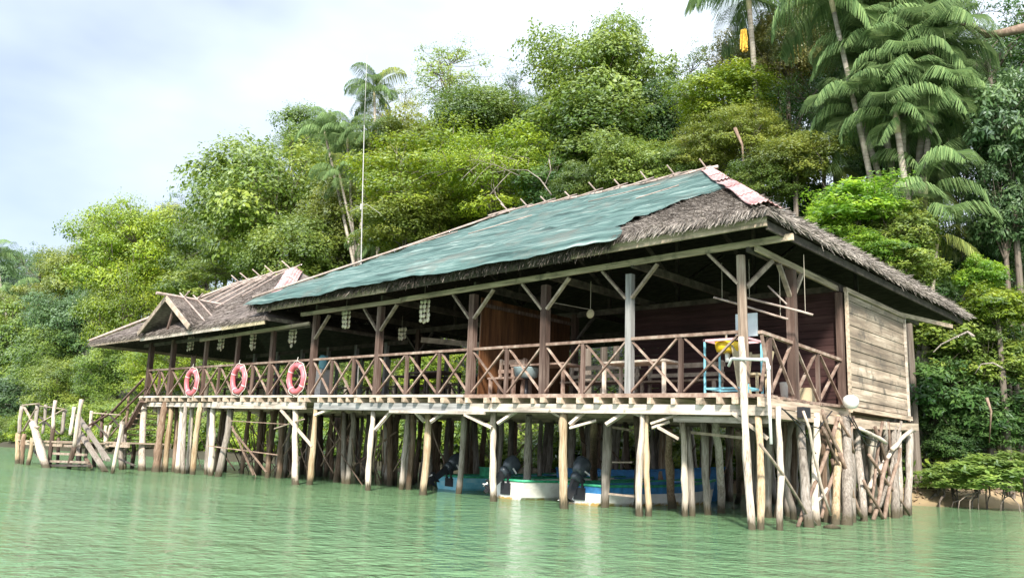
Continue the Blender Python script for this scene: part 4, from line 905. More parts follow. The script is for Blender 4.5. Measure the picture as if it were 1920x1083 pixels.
def outboard(t0, c, h, s_, tilt, k=1.0, num=False):
    """tilted outboard clamped on the transom; local axes: a = along the leg (towards the propeller), f = forward of the cowl"""
    up = np.array([0, 0, 1.]); a = -(up * math.cos(tilt) + h * math.sin(tilt)); f = h * math.cos(tilt) - up * math.sin(tilt)
    mot = MB()
    def ell(cx, cf, la, lf, ls, n=12):
        V = []; Fs = []; m_ = 8
        for i in range(m_ + 1):
            th = math.pi * i / m_
            for j in range(n):
                ph = 2 * math.pi * j / n; e = .7
                sg = lambda x, e_: math.copysign(abs(x) ** e_, x)
                V.append(c + a * (cx + la * sg(math.cos(th), e)) + f * (cf + lf * sg(math.sin(th), e) * sg(math.cos(ph), .8)) + s_ * (ls * sg(math.sin(th), e) * sg(math.sin(ph), .8)))
        for i in range(m_):
            for j in range(n): Fs.append((i * n + j, i * n + (j + 1) % n, (i + 1) * n + (j + 1) % n, (i + 1) * n + j))
        return V, Fs
    V, Fs = ell(-.42 * k, -.12 * k, .27 * k, .26 * k, .17 * k); mot.add(V, Fs)
    V, Fs = ell(-.10 * k, -.12 * k, .12 * k, .20 * k, .14 * k); mot.add(V, Fs)
    mo = mot.build('outboard_motor', M['black_motor'], t0, smooth=True)
    leg = MB()
    P = lambda x, y, z: c + a * x * k + f * y * k + s_ * z * k
    def slab(x0, x1, y0, y1, y2, y3, z):
        leg.add([P(x0, y0, -z), P(x0, y1, -z), P(x1, y3, -z), P(x1, y2, -z), P(x0, y0, z), P(x0, y1, z), P(x1, y3, z), P(x1, y2, z)], [(0, 1, 2, 3), (7, 6, 5, 4), (0, 4, 5, 1), (1, 5, 6, 2), (2, 6, 7, 3), (3, 7, 4, 0)])
    slab(0, .55, -.25, -.02, -.22, -.06, .055); slab(.50, .54, -.36, .02, -.36, .0, .10); slab(.55, .82, -.22, -.08, -.20, -.10, .03)
    leg.tube([P(.68, .06, 0), P(.68, 0, 0), P(.68, -.2, 0), P(.68, -.32, 0)], [.015 * k, .05 * k, .055 * k, .03 * k], 8)
    leg.build('motor_leg', M['dark_metal'], mo)
    pr = MB()
    for q in range(3):
        t = q * 2.094; d1 = (math.cos(t), math.sin(t)); d2 = (math.cos(t + .6), math.sin(t + .6)); 
        pr.add([P(.68, -.30, 0), P(.68 + d1[0] * .11, -.31, d1[1] * .11), P(.68 + d2[0] * .11, -.35, d2[1] * .11), P(.68, -.33, 0), P(.68, -.31, .012), P(.68 + d1[0] * .1, -.32, d1[1] * .1)], [(0, 1, 2, 3), (4, 5, 2, 3)])
    pr.build('propeller', M['white'], mo)
    br = MB(); slab2 = [P(-.02, .0, -.13), P(.02, .0, .13)]
    br.beam(c + h * .03 + s_ * .1 + (0, 0, .08), c + h * .03 + s_ * .1 - (0, 0, .25), .06, .06, up=h); br.beam(c + h * .03 - s_ * .1 + (0, 0, .08), c + h * .03 - s_ * .1 - (0, 0, .25), .06, .06, up=h)
    br.beam(c + s_ * .14 + (0, 0, .06), c - s_ * .14 + (0, 0, .06), .06, .06); br.build('motor_bracket', M['dark_metal'], mo)
    bd = MB(); bd.add([P(-.34, -.385, -.16), P(-.28, -.385, -.16), P(-.28, -.385, .16), P(-.34, -.385, .16)], [(0, 1, 2, 3)])
    st2 = MB(); st2.beam(P(-.30, -.10, .172), P(-.30, .1, .168), .012, .035); st2.build('cowl_stripe', M['white'], mo)
def stern_at(px, py): q = onz(px, py, 0); return (q[0], q[1])
b3s = stern_at(1087, 945); bow3 = ony(1318, 900, b3s[1] + 3.9)
bt, s3, h3, q3 = make_boat(b3s, math.atan2(3.9, bow3[0] - b3s[0]), 4.1, 1.45, .40, 'hull_white', 'deep_blue', 'boat_green', 'white motor boat with blue strake and green benches, nearest the corner of the house')
outboard(bt, s3 + np.array([0, 0, .43]) - h3 * .04, h3, q3, .50, .80)
b2s = stern_at(948, 934)
bt, s2_, h2_, q2 = make_boat(b2s, math.atan2(4.6, .9), 4.7, 1.4, .40, 'hull_white', 'hull_white', 'boat_green', 'white motor boat with rust-stained waterline, between the blue boat and the other white one')
outboard(bt, s2_ + np.array([0, 0, .46]) - h2_ * .04, h2_, q2, .85, .76)
b1s = stern_at(842, 917)
bt, s1_, h1_, q1 = make_boat(b1s, math.atan2(4.5, .8), 4.5, 1.4, .34, 'hull_blue', 'hull_blue', 'boat_green', 'pale blue motor boat with a green box aboard, motor tilted highest')
outboard(bt, s1_ + np.array([0, 0, .44]) - h1_ * .04, h1_, q1, .95, .80)
mb = MB(); c = s1_ + h1_ * 1.5 + np.array([0, 0, .38]); mb.beam(c - q1 * .35, c + q1 * .35, .55, .36); mb.beam(c - q1 * .37 + (0, 0, .19), c + q1 * .37 + (0, 0, .19), .59, .03)
tag(mb.build('storage_box', M['boat_green']), 'green wooden box standing in the pale blue boat', 'box')
make_boat((-14.6, 18.9), math.atan2(.5, 2.6), 4.2, 1.4, .62, 'deep_blue', 'deep_blue', 'deep_blue', 'dark blue boat lying crosswise at the back, behind the white boats')

# ------------------------------------------------------------------ things on and about the deck
t0 = empty('wash_stand', (-6.9, 13.5, 2.13), 'wash stand of pale blue and pink pipe holding a yellow basin behind the corner post', 'wash stand')
p0, p1, q0 = ony(1322, 735, 13.45), ony(1410, 735, 13.6), 0
zt = ony(1322, 640, 13.45)[2]
mb = MB(); a = p0.copy(); b_ = p1.copy(); zb = 2.13
for (x, y) in ((a[0], 13.45), (b_[0], 13.45), (a[0], 14.0), (b_[0], 14.0)): mb.beam((x, y, zb), (x, y, zt), .03, .03, up=(0, 1, 0))
for y in (13.45, 14.0): mb.beam((a[0], y, zb + .12), (b_[0], y, zb + .12), .03, .03)
for x in (a[0], b_[0]): mb.beam((x, 13.45, zb + .12), (x, 14.0, zb + .12), .03, .03)
mb.build('frame', M['aqua'], t0)
mb = MB(); mb.beam((a[0] - .02, 13.45, zt + .015), (b_[0] + .02, 13.45, zt + .015), .04, .04); mb.beam((a[0] - .02, 14.0, zt + .015), (b_[0] + .02, 14.0, zt + .015), .04, .04); 
for x in (a[0], b_[0]): mb.beam((x, 13.43, zt + .015), (x, 14.02, zt + .015), .036, .036)
mb.build('top_rail', M['pink'], t0)
bc = ony(1363, 648, 13.7); bc = np.array([bc[0], 13.72, zt - .09]); mb = MB(); mb.lathe(bc, [(.12, -.10), (.19, -.08), (.215, .0), (.22, .09), (.20, .09), (.19, .0), (.1, -.07)], 20); mb.build('basin', M['yellow'], t0, smooth=True)
mb = MB(); mb.lathe(bc - (0, 0, .16), [(.04, -.10), (.045, 0), (.05, .06)], 10); mb.build('drain', M['pvc'], t0, smooth=True); mb = MB(); mb.tube([bc + (-.1, .15, .1), bc + (-.1, .15, .25), bc + (-.1, .02, .27)], .02, 7); mb.build('tap', M['pvc'], t0, smooth=True)
dp = [ony(1366, 686, 13.05), ony(1372, 672, 13.0), ony(1434, 674, 12.9), ony(1441, 690, 12.9), ony(1442, 745, 12.9), ony(1446, 832, 12.9)]
mb = MB(); mb.tube(dp[:2] + [dp[1] + (.06, 0, .0)], .026, 8); mb.tube([dp[1], dp[2], dp[2] + (.04, 0, -.02), dp[3], dp[4], dp[5]], .026, 8)
mb.tube([dp[2] + (-.03, 0, 0), dp[2] + (.05, 0, 0)], .035, 8); mb.tube([dp[3] + (0, 0, .04), dp[3] - (0, 0, .03)], .035, 8)
tag(mb.build('drain_pipe', M['pvc'], smooth=True), 'white plastic drain pipe bending down past the corner of the deck', 'pipe')
p = ony(1401, 608, 14.2); mb = MB(); mb.block((p[0] - .22, 14.18, p[2] - .22), (p[0] + .20, 14.21, p[2] + .20)); tag(mb.build('wall_panel', M['board']), 'pale bluish square panel hanging behind the corner post', 'panel')
# leaning ply sheet and crate behind the side railing
mb = MB(); mb.beam((-6.75, 13.75, 2.15), (-6.9, 13.80, 3.0), .5, .02, up=(1, 0, 0)); tag(mb.build('plywood_sheet', M['ply']), 'pale plywood sheet leaning behind the side railing', 'plywood')
t0 = empty('wooden_chair', (-7.0, 14.6, 2.17), 'pale wooden chair with slanted back behind the side railing', 'chair')
mb = MB(); mb.block((-7.22, 14.35, 2.56), (-6.8, 14.8, 2.60)); mb.build('seat', M['ply'], t0)
mb = MB(); mb.beam((-7.2, 14.82, 2.6), (-7.24, 15.0, 3.05), .04, .04); mb.beam((-6.82, 14.82, 2.6), (-6.8, 15.0, 3.05), .04, .04); mb.beam((-7.2, 14.97, 2.95), (-6.82, 14.97, 2.95), .02, .12); mb.build('backrest', M['ply'], t0)
for x in (-7.19, -6.83):
    for y in (14.38, 14.77): mb = MB(); mb.beam((x, y, 2.14), (x, y, 2.56), .04, .04, up=(0, 1, 0)); mb.build('leg', M['ply'], t0)
mb = MB(); mb.lathe((-6.55, 15.1, 2.15), [(.14, 0), (.165, .3), (.17, .32), (.15, .32), (.13, .03)], 18); tag(mb.build('white_bucket', M['pvc'], smooth=True), 'white plastic bucket on the deck behind the side railing', 'bucket')
mb = MB(); mb.block((-6.7, 15.7, 2.16), (-6.4, 16.1, 2.42)); mb.block((-6.68, 15.72, 2.42), (-6.42, 16.08, 2.425)); tag(mb.build('cardboard_box', M['ply']), 'low tan box beside the wall at the end of the side railing', 'box')
p = onx(1590, 753, -5.85); mb = MB(); mb.lathe(p + (.05, 0, 0), [(.03, -.17), (.12, -.14), (.175, -.05), (.185, .02), (.16, .1), (.09, .15), (.02, .165)], 18); mb.V = [p + (.05, 0, 0) + (v - p - (.05, 0, 0)) * .8 for v in mb.V]; tag(mb.build('mooring_buoy', M['white'], smooth=True), 'round white buoy hanging below the corner of the plank wall', 'buoy')
p = onx(1503, 773, -5.95); t0 = empty('flood_light', p, 'small black box lamp fixed to the deck edge near the side stilts', 'lamp')
mb = MB(); mb.block(p + (-.02, -.14, -.09), p + (.10, .14, .09)); mb.build('lamp_body', M['dark_metal'], t0)
mb = MB(); mb.beam(p + (-.1, 0, .0), p + (-.02, 0, 0), .05, .05); mb.build('bracket', M['pvc'], t0)
for pts in ([(1466, 765), (1490, 785), (1508, 795), (1535, 802), (1560, 770)], [(1590, 778), (1625, 833), (1645, 837), (1660, 815)], [(1470, 768), (1500, 800), (1530, 850)], [(1600, 785), (1615, 815), (1650, 830)]):
    P_ = [onx(x, y, -5.85) for x, y in pts]; mb = MB(); sm = []
    for i in range(len(P_) - 1):
        for k in range(4): sm.append(P_[i] + (P_[i + 1] - P_[i]) * k / 4)
    mb.tube(sm + [P_[-1]], .012, 5); tag(mb.build('hanging_cable', M['wire'], smooth=True), 'black cable sagging between the stilts at the plank-walled end', 'cable', 'black cables slung on the end stilts')
t0 = empty('hanging_disc', ony(1107, 588, 14.3), 'small round yellowish disc hung on a cord in the dark bay', 'hanging disc')
p = ORG[t0.name]; mb = MB(); mb.lathe(p, [(.02, -.02), (.09, -.018), (.10, 0), (.09, .018), (.02, .02)], 18, 1); mb.build('disc', M['ply'], t0, smooth=True)
mb = MB(); mb.tube([p + (0, 0, .1), p + (0, 0, .7)], .008, 5); mb.tube([p + (0, 0, .09), ony(1032, 566, 13.3)], .007, 5); mb.build('cord', M['cord'], t0)
for a, b_, lab in (((1338, 557), (1478, 598), 'thin pale pole hung level in front of the panel, lower of the pair'), ((1390, 555), (1524, 590), 'thin pale pole hung near the side post, upper of the pair')):
    P_, Q_ = ony(*a, 13.9), ony(*b_, 14.1); t0 = empty('hanging_pole', (P_ + Q_) / 2, lab, 'pole', 'pale poles hung under the eave')
    mb = MB(); mb.tube(wobble_line(P_, Q_, 6, .012), .02, 7); mb.build('pole', M['batten'], t0, smooth=True)
    mb = MB()
    for k in (.12, .9): c = P_ + (Q_ - P_) * k; mb.tube([c, (c[0], c[1], 4.6)], .006, 4)
    mb.build('cord', M['cord'], t0)
mb = MB(); mb.tube([ony(1440, 536, 14.0), ony(1475, 570, 14.0)], .016, 6); tag(mb.build('short_stick', M['batten'], smooth=True), 'short slanted stick dangling above the two pale poles', 'stick')
# furniture in the dark interior
def table(c, lx, ly, h, mt, label, rot=0):
    z0 = deckz(c[0]); t0 = empty('wooden_table', (c[0], c[1], z0), label, 'table', 'tables on the deck')
    mb = MB(); mb.block((c[0] - lx / 2, c[1] - ly / 2, z0 + h - .04), (c[0] + lx / 2, c[1] + ly / 2, z0 + h)); mb.build('table_top', M[mt], t0)
    for sx_ in (-1, 1):
        for sy_ in (-1, 1):
            mb = MB(); x, y = c[0] + sx_ * (lx / 2 - .05), c[1] + sy_ * (ly / 2 - .05); mb.beam((x, y, z0), (x, y, z0 + h - .04), .06, .06, up=(0, 1, 0)); mb.build('leg', M[mt], t0)
def bench(c, lx, h, mt, label, back=True):
    z0 = deckz(c[0]); t0 = empty('wooden_bench', (c[0], c[1], z0), label, 'bench', 'benches on the deck')
    mb = MB(); mb.block((c[0] - lx / 2, c[1] - .18, z0 + h - .04), (c[0] + lx / 2, c[1] + .18, z0 + h)); mb.build('seat', M[mt], t0)
    for sx_ in (-1, 1):
        mb = MB(); x = c[0] + sx_ * (lx / 2 - .06); mb.beam((x, c[1] - .14, z0), (x, c[1] - .14, z0 + h), .06, .06, up=(0, 1, 0)); mb.build('leg', M[mt], t0)
        mb = MB(); mb.beam((x, c[1] + .14, z0), (x, c[1] + .2, z0 + (.85 if back else h)), .06, .06, up=(0, 1, 0)); mb.build('leg', M[mt], t0)
    if back:
        mb = MB(); mb.beam((c[0] - lx / 2, c[1] + .22, z0 + .78), (c[0] + lx / 2, c[1] + .22, z0 + .78), .03, .10); mb.beam((c[0] - lx / 2, c[1] + .18, z0 + .58), (c[0] + lx / 2, c[1] + .18, z0 + .58), .03, .08); mb.build('backrest', M[mt], t0)
table((-11.6, 14.2), 1.5, .7, .72, 'rail', 'brown table beside the varnished partition')
bench((-12.35, 13.75), .8, .42, 'rail', 'short bench against the varnished partition')
bench((-11.0, 15.3), 1.9, .45, 'brace', 'long gray bench standing before the dark wall')
table((-9.3, 14.4), 1.5, .7, .74, 'brace_pale', 'pale framed table left of the wash stand, behind the gray post')
bench((-9.0, 15.4), 1.8, .45, 'brace', 'gray bench behind the pale framed table')
mb = MB(); c = ony(987, 690, 14.0); mb.lathe((c[0], 14.0, 2.6), [(.13, 0), (.24, .04), (.28, .22), (.29, .24), (.26, .24), (.2, .06)], 20); tag(mb.build('plastic_tub', M['grayblue'], smooth=True), 'gray blue plastic tub by the railing near the varnished partition', 'tub')
mb = MB(); mb.lathe((c[0], 14.0, 2.18), [(.2, 0), (.2, .02), (.05, .04), (.05, .40), (.18, .415), (.18, .42)], 14); tag(mb.build('round_stool', M['dark_metal'], smooth=True), 'dark stool carrying the gray blue tub', 'stool')
t0 = empty('water_dispenser', (ony(605, 700, 15.0)[0], 15.0, 2.25), 'white water dispenser with blue green bottle behind the railing', 'dispenser')
c = ORG[t0.name]; mb = MB(); mb.block(c + (-.16, -.16, 0), c + (.16, .16, .95)); mb.build('cabinet', M['white'], t0)
mb = MB(); mb.lathe(c + (0, 0, .95), [(.05, 0), (.13, .06), (.14, .36), (.1, .42)], 16); mb.build('bottle', M['aqua'], t0, smooth=True)
for i, (X, Y) in enumerate(((-16.2, 15.2), (-14.9, 16.4), (-17.6, 16.0))):
    table((X, Y), 1.3, .8, .74, 'beam_dark', ['dark dining table just inside the open hall railing', 'dark dining table near the back of the hall, by the partition', 'dark dining table in the hall beside the water dispenser'][i])
for i, (X, Y) in enumerate(((-22.0, 15.0), (-24.4, 15.2), (-26.2, 15.6))):
    bench((X, Y), 1.7, .45, 'post', ['dark bench behind the life ring closest to the netted roof', 'dark bench behind the middle life ring', 'dark bench behind the life ring nearest the staircase'][i])
# driftwood floating by the end stilts
mb = MB(); mb.tube([onz(1545, 988, .01), onz(1560, 987, .03), onz(1575, 989, .01)], [.03, .05, .02], 7); tag(mb.build('driftwood', M['pile_white'], smooth=True), 'short pale piece of driftwood floating by the end stilts', 'driftwood')
# antenna mast behind the roof
t0 = empty('antenna_mast', (-27.3, 21, .3), 'tall thin white antenna mast with a short crossbar rising behind the roofs', 'antenna mast')
mb = MB(); pb, pt_ = ony(677, 497, 21), ony(688, 105, 21); pl = pb + (pb - pt_) * ((pb[2] - .4) / (pt_[2] - pb[2])); pm = ony(683, 235, 21)
mb.tube([pl, pb, ony(679, 395, 21), pm], [.030, .026, .022, .015], 8); mb.tube([pm, pt_], [.016, .010], 6); mb.build('pole', M['mast'], t0, smooth=True)
pc = ony(677, 388, 21); mb = MB(); mb.tube([pc + (-.75, 0, -.08), pc + (.35, 0, .06)], .010, 6); mb.tube([pc + (.3, 0, .1), pc + (.9, .3, -.35)], .008, 4); mb.tube([pc + (0, -.3, 0), pc + (0, .3, 0)], .010, 6); mb.build('crossbar', M['mast'], t0)
mb = MB(); mb.lathe(pc - (0, 0, .12), [(.035, 0), (.045, .05), (.045, .2), (.035, .25)], 10); mb.build('clamp', M['mast'], t0)

# ------------------------------------------------------------------ vegetation
def leaf_quads(C, N, ln, wd):
    """diamond leaves at C with normals N"""
    n = len(C); T = RNG.normal(size=(n, 3)); T -= N * (T * N).sum(1, keepdims=True); T /= np.linalg.norm(T, axis=1, keepdims=True); T[:, 2] -= .35; T /= np.linalg.norm(T, axis=1, keepdims=True)
    B = np.cross(N, T); B /= np.linalg.norm(B, axis=1, keepdims=True) + 1e-9
    l = (ln * RNG.uniform(.5, 1.45, n))[:, None]; w_ = (wd * RNG.uniform(.7, 1.2, n))[:, None]
    return np.stack([C - T * l / 2, C + B * w_ / 2 - T * l * .05, C + T * l / 2, C - B * w_ / 2 - T * l * .05], 1)
def crown_proto(name, seed, nclump, per, ln, wd, flat=.85, crad=(.2, .34), rmin=.45, hollow=.35, lower=-.75, twigs=True):
    g_ = np.random.default_rng(seed); cs = []
    ph = g_.uniform(0, 6, 8)
    tries = 0
    while len(cs) < nclump and tries < 8000:
        tries += 1
        d = g_.normal(size=3); d /= np.linalg.norm(d)
        if d[2] < lower: continue
        lump = .80 + .22 * math.sin(3 * math.atan2(d[1], d[0]) + ph[0]) * math.cos(2.2 * d[2] + ph[1]) + .16 * math.sin(5 * d[0] + ph[2]) * math.sin(4 * d[1] + ph[3])
        r = lump * (rmin + (1 - rmin) * g_.uniform(0, 1) ** .5); c = d * r
        if cs and min(np.linalg.norm(c - q[0]) for q in cs) < .15: continue
        cs.append((c, g_.uniform(*crad)))
    Q = []; T = []
    for c, r in cs:
        n = int(per * (r / .27) ** 2 * g_.uniform(.7, 1.2)); d = g_.normal(size=(n, 3)); d /= np.linalg.norm(d, axis=1, keepdims=True)
        d[:, 2] = np.where(d[:, 2] < -.3, -d[:, 2], d[:, 2])
        rr_ = r * (hollow + (1 - hollow) * g_.uniform(0, 1, n) ** .6) * (1 + .35 * np.sin(d[:, 0] * 6 + c[0] * 20) * np.sin(d[:, 1] * 6 + c[1] * 17))
        C = c + d * rr_[:, None] * np.array([1.1, 1.1, flat]) + np.array([0, 0, -.1 * r])
        N = d * .8 + np.array([0, 0, .5]) + g_.normal(size=(n, 3)) * .38 + c * .4; N /= np.linalg.norm(N, axis=1, keepdims=True)
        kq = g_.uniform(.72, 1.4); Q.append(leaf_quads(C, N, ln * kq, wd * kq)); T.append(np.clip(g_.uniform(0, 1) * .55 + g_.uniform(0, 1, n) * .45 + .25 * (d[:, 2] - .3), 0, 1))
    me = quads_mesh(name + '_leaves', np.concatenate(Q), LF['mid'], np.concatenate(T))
    lm = MB(); root = np.array([0, 0, -.95]); nodes = []
    order = g_.permutation(len(cs))[:8]
    for q in order:
        c = cs[q][0]; e = c * .62 + np.array([0, 0, -.08]); f_ = root * .45 + c * .22 + g_.normal(size=3) * .05
        lm.tube([root, f_, e], [.026, .017, .010], 5); nodes += [f_, e, (f_ + e) / 2]
    for c, r in cs:
        a = min(nodes, key=lambda n_: np.linalg.norm(n_ - c)); mid = (a + c) / 2 + g_.normal(size=3) * .04 + np.array([0, 0, -.03])
        lm.tube([a, mid, c], [.008, .006, .003], 4)
        if g_.uniform() < .5: lm.tube([mid, c + g_.normal(size=3) * r * .7], [.005, .002], 4)
    lme = lm.mesh(name + '_limbs', M['bark'], True)
    return me, lme
PROTO = {
    'round': [crown_proto('round', 100 + i, 62, 300, .056, .029, crad=(.26, .42), hollow=.55, lower=-.95) for i in range(3)],
    'fine': [crown_proto('fine', 200 + i, 84, 420, .042, .021, crad=(.2, .34), hollow=.5, lower=-.95) for i in range(2)],
    'airy': [crown_proto('airy', 300 + i, 70, 170, .046, .020, crad=(.13, .24), rmin=.5, hollow=.1, lower=-.9) for i in range(2)],
    'pad': [crown_proto('pad', 400 + i, 70, 330, .046, .022, flat=.62, crad=(.22, .36), hollow=.5, lower=-.9) for i in range(2)],
    'rosette': [crown_proto('rosette', 600 + i, 46, 70, .19, .062, crad=(.2, .3), hollow=.2, lower=-.6) for i in range(2)],
    'big': [crown_proto('big', 500 + i, 75, 150, .10, .042, crad=(.22, .34), hollow=.4, lower=-.95) for i in range(2)],
}
tk = MB(); tk.tube([(0, 0, 0), (.03, .02, .25), (-.02, .03, .55), (.02, -.02, .8), (0, 0, 1.0)], [1.25, 1.0, .9, .75, .6], 8, .1)
# unit trunk: height 1, radius in separate scale
for v in tk.V: v[:, :2] *= 1
TRUNK = tk.mesh('tree_trunk', M['bark'], True)
CNT = [0]
def setmat(o, m):
    o.material_slots[0].link = 'OBJECT'; o.material_slots[0].material = m
def tree(px, py, Y, rx, ry, col, proto, label, group=None, cat='tree', name='tree', trunk=True, lean=0):
    p = ony(px, py, Y); s_ = mpp(p); X = p[0]; gz = ground(X, Y); sx_, sz = rx * s_, ry * s_
    if name == 'tree' : gz = min(gz, p[2] - sz * .8)
    CNT[0] += 1; i = CNT[0]
    t0 = empty(name, (X, Y, gz), label, cat, group)
    pr = PROTO[proto][i % len(PROTO[proto])]
    rz = (i * 2.399) % 6.28
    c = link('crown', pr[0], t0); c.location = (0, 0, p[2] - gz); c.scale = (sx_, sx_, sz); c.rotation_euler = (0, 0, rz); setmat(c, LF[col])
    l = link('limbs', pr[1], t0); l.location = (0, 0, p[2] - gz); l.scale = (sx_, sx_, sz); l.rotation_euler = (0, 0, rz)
    if trunk:
        h = p[2] - gz - sz * .55
        if h > .2:
            k = link('trunk', TRUNK, t0); r = .05 * sx_ ** .7 + .05; k.scale = (r, r, h); k.rotation_euler = (0, 0, rz)
    return t0

# individual trees, front to back: centre in the photo, distance row, radii in photo pixels
G_FAR = 'trees of the hillside forest'
def T_(px, py, Y, rx, ry, *a, **k): return tree(px, py, Y, rx * 1.16, ry * 1.14, *a, **k)
T_(250, 470, 28, 95, 110, 'yellow', 'fine', 'tall bright yellow-green tree rising left of the smaller house')
T_(235, 610, 27, 75, 110, 'yellow', 'fine', 'yellow-green tree directly behind the left eave of the smaller house')
T_(300, 690, 25.6, 70, 55, 'yellow', 'fine', 'yellow-green tree seen through the smaller house behind the railing')
T_(405, 545, 27, 105, 65, 'light', 'pad', 'pale green spreading tree just above the dormer roof')
T_(520, 400, 28, 130, 130, 'light', 'round', 'broad light green tree between the yellow-green tree and the mast')
T_(555, 480, 26.5, 90, 75, 'light', 'round', 'light green tree in front of the broad one, touching the ridge of the smaller roof')
T_(545, 300, 31, 80, 60, 'mid', 'airy', 'loose-topped green tree on the skyline left of the palms')
T_(440, 350, 34, 80, 50, 'blue', 'airy', 'thin feathery tree on the skyline with sky showing through')
T_(370, 390, 36, 60, 45, 'blue', 'airy', 'sparse small tree on the skyline right of the yellow-green tree')
T_(390, 470, 31, 70, 70, 'mid', 'round', 'mid green tree right beside the tall yellow-green one')
T_(325, 430, 32, 50, 55, 'olive', 'fine', 'small olive tree tucked behind the right shoulder of the yellow-green tree')
T_(78, 500, 33, 48, 42, 'blue', 'airy', 'bluish airy tree on the far left skyline beside the palms')
T_(150, 520, 31, 60, 55, 'olive', 'round', 'olive tree left of the tall yellow-green tree, on the skyline')
T_(205, 440, 32, 45, 45, 'olive', 'fine', 'small olive tree peeping over the left side of the yellow-green tree')
T_(60, 590, 29, 65, 55, 'olive', 'pad', 'olive spreading tree below the far left palms')
T_(130, 620, 27, 55, 65, 'blue', 'round', 'dark bluish tree left of the eave of the smaller house')
T_(35, 660, 27, 70, 80, 'mid', 'round', 'large green tree at the left edge of the picture')
T_(90, 680, 25.5, 55, 60, 'mid', 'round', 'round green tree above the left end of the landing stage')
T_(120, 720, 24.6, 72, 55, 'light', 'fine', 'bright green bushy tree right above the landing stage')
T_(185, 700, 25, 45, 50, 'mid', 'round', 'mid green tree between the landing stage and the staircase')
T_(20, 760, 24.6, 55, 50, 'blue', 'round', 'bluish low tree at the far left shore')
T_(195, 790, 23.8, 60, 40, 'light', 'round', 'light green bush behind the staircase', cat='bush', name='bush')
T_(20, 808, 23.2, 38, 24, 'light', 'round', 'pale green bush at the water on the far left shore', cat='bush', name='bush')
T_(215, 580, 30, 50, 60, 'mid', 'round', 'mid green tree half hidden by the yellow-green trees')
T_(640, 420, 29, 75, 80, 'olive', 'round', 'olive tree behind the mast')
T_(820, 350, 28, 140, 100, 'yellow', 'pad', 'wide olive-yellow tree with bare pale branches above the netted roof')
tb = T_(930, 330, 27, 110, 80, 'yellow', 'pad', 'yellow-green tree with twisted boughs nearest above the middle of the netted roof')
for pts in (((792, 300), (840, 304), (895, 300), (935, 312), (975, 330)), ((862, 340), (880, 322), (900, 306)), ((885, 348), (905, 322), (925, 306)), ((1034, 365), (1012, 335), (989, 319), (955, 318), (919, 325)), ((918, 366), (940, 340), (958, 322)),
        ((820, 330), (850, 318), (880, 312)), ((945, 385), (930, 368), (925, 345)), ((1030, 300), (1033, 320), (1022, 345)), ((770, 345), (800, 325), (835, 320))):
    P_ = [ony(x, y, 24.9 + random.uniform(-.3, .3)) for x, y in pts]; n_ = len(P_); mb = MB(); mb.tube(P_, [.027 * (.35 + .65 * abs(1 - 1.6 * i / n_)) for i in range(n_)], 5, .1)
    for q in P_[1:]: mb.tube([q, q + np.array([random.uniform(-.5, .5), -.1, random.uniform(.2, .6)]), q + np.array([random.uniform(-.9, .9), -.2, random.uniform(.3, 1.0)])], [.013, .009, .004], 4)
    mb.build('bare_branch', M['pile_gray'], tb, smooth=True)
T_(760, 420, 26.5, 90, 60, 'olive', 'round', 'olive tree close above the left part of the netted roof')
T_(790, 280, 31, 110, 70, 'olive', 'fine', 'olive tree behind the wide olive-yellow one')
T_(900, 225, 32, 90, 65, 'mid', 'round', 'mid green tree under the feathery skyline tree')
T_(850, 150, 35, 85, 75, 'light', 'airy', 'tall feathery tree with thin branches against the sky')
T_(740, 205, 35, 60, 50, 'olive', 'airy', 'thin olive tree on the skyline right of the palms')
T_(960, 185, 36, 60, 55, 'blue', 'airy', 'sparse bluish tree on the skyline between the feathery and the big round tree')
T_(1140, 160, 31, 108, 110, 'light', 'round', 'big tall round-topped green tree at the middle of the skyline')
T_(1110, 265, 30, 118, 80, 'mid', 'round', 'dense green tree below the big round-topped one')
T_(1045, 165, 34, 50, 60, 'dark', 'airy', 'dark airy tree at the left flank of the big round-topped tree')
T_(1190, 330, 27.5, 80, 60, 'light', 'round', 'light green tree just over the right part of the ridge')
T_(1040, 370, 28, 70, 55, 'dark', 'round', 'dark tree in the gap over the ridge crosses')
T_(1085, 350, 26.5, 45, 40, 'mid', 'round', 'small green tree in the dark gap over the ridge')
T_(1215, 250, 32, 70, 75, 'dark', 'round', 'dark green tree right of the big round-topped one')
T_(1300, 160, 34, 70, 80, 'mid', 'airy', 'loose green tree on the skyline left of the high palm')
T_(1355, 190, 30, 85, 55, 'yellow', 'round', 'yellow-green tree below the high palm with the orange bloom')
T_(1400, 250, 28.5, 70, 55, 'olive', 'fine', 'olive tree under the yellow-green one below the high palm')
T_(1320, 280, 28, 65, 50, 'olive', 'pad', 'olive tree behind the ridge end of the netted roof')
T_(1475, 90, 32, 85, 85, 'brown', 'fine', 'brownish olive tree behind the leaning palm')
T_(1480, 200, 31, 75, 90, 'dark', 'airy', 'dark tree with bare boughs left of the leaning palm trunk')
T_(1400, 110, 34, 70, 60, 'brown', 'fine', 'brown-green tree top left of the leaning palm')
T_(1490, 300, 27.5, 75, 48, 'olive', 'round', 'olive tree left of the leaning palm trunk, above the hip of the roof')
T_(1430, 340, 27, 60, 45, 'mid', 'fine', 'small green tree over the red ridge sheets')
T_(1265, 330, 28, 50, 45, 'mid', 'round', 'mid green tree behind the last ridge crosses')
T_(1608, 392, 26.2, 96, 52, 'lime', 'big', 'bright lime green leafy tree behind the right slope of the roof')
T_(1560, 440, 25.9, 60, 40, 'lime', 'big', 'lime green lower boughs tree close to the thatch edge')
T_(1690, 440, 26.5, 65, 50, 'light', 'big', 'fresh green tree right of the lime tree')
T_(1700, 500, 25.9, 60, 45, 'light', 'big', 'light green tree at the right eave of the thatch')
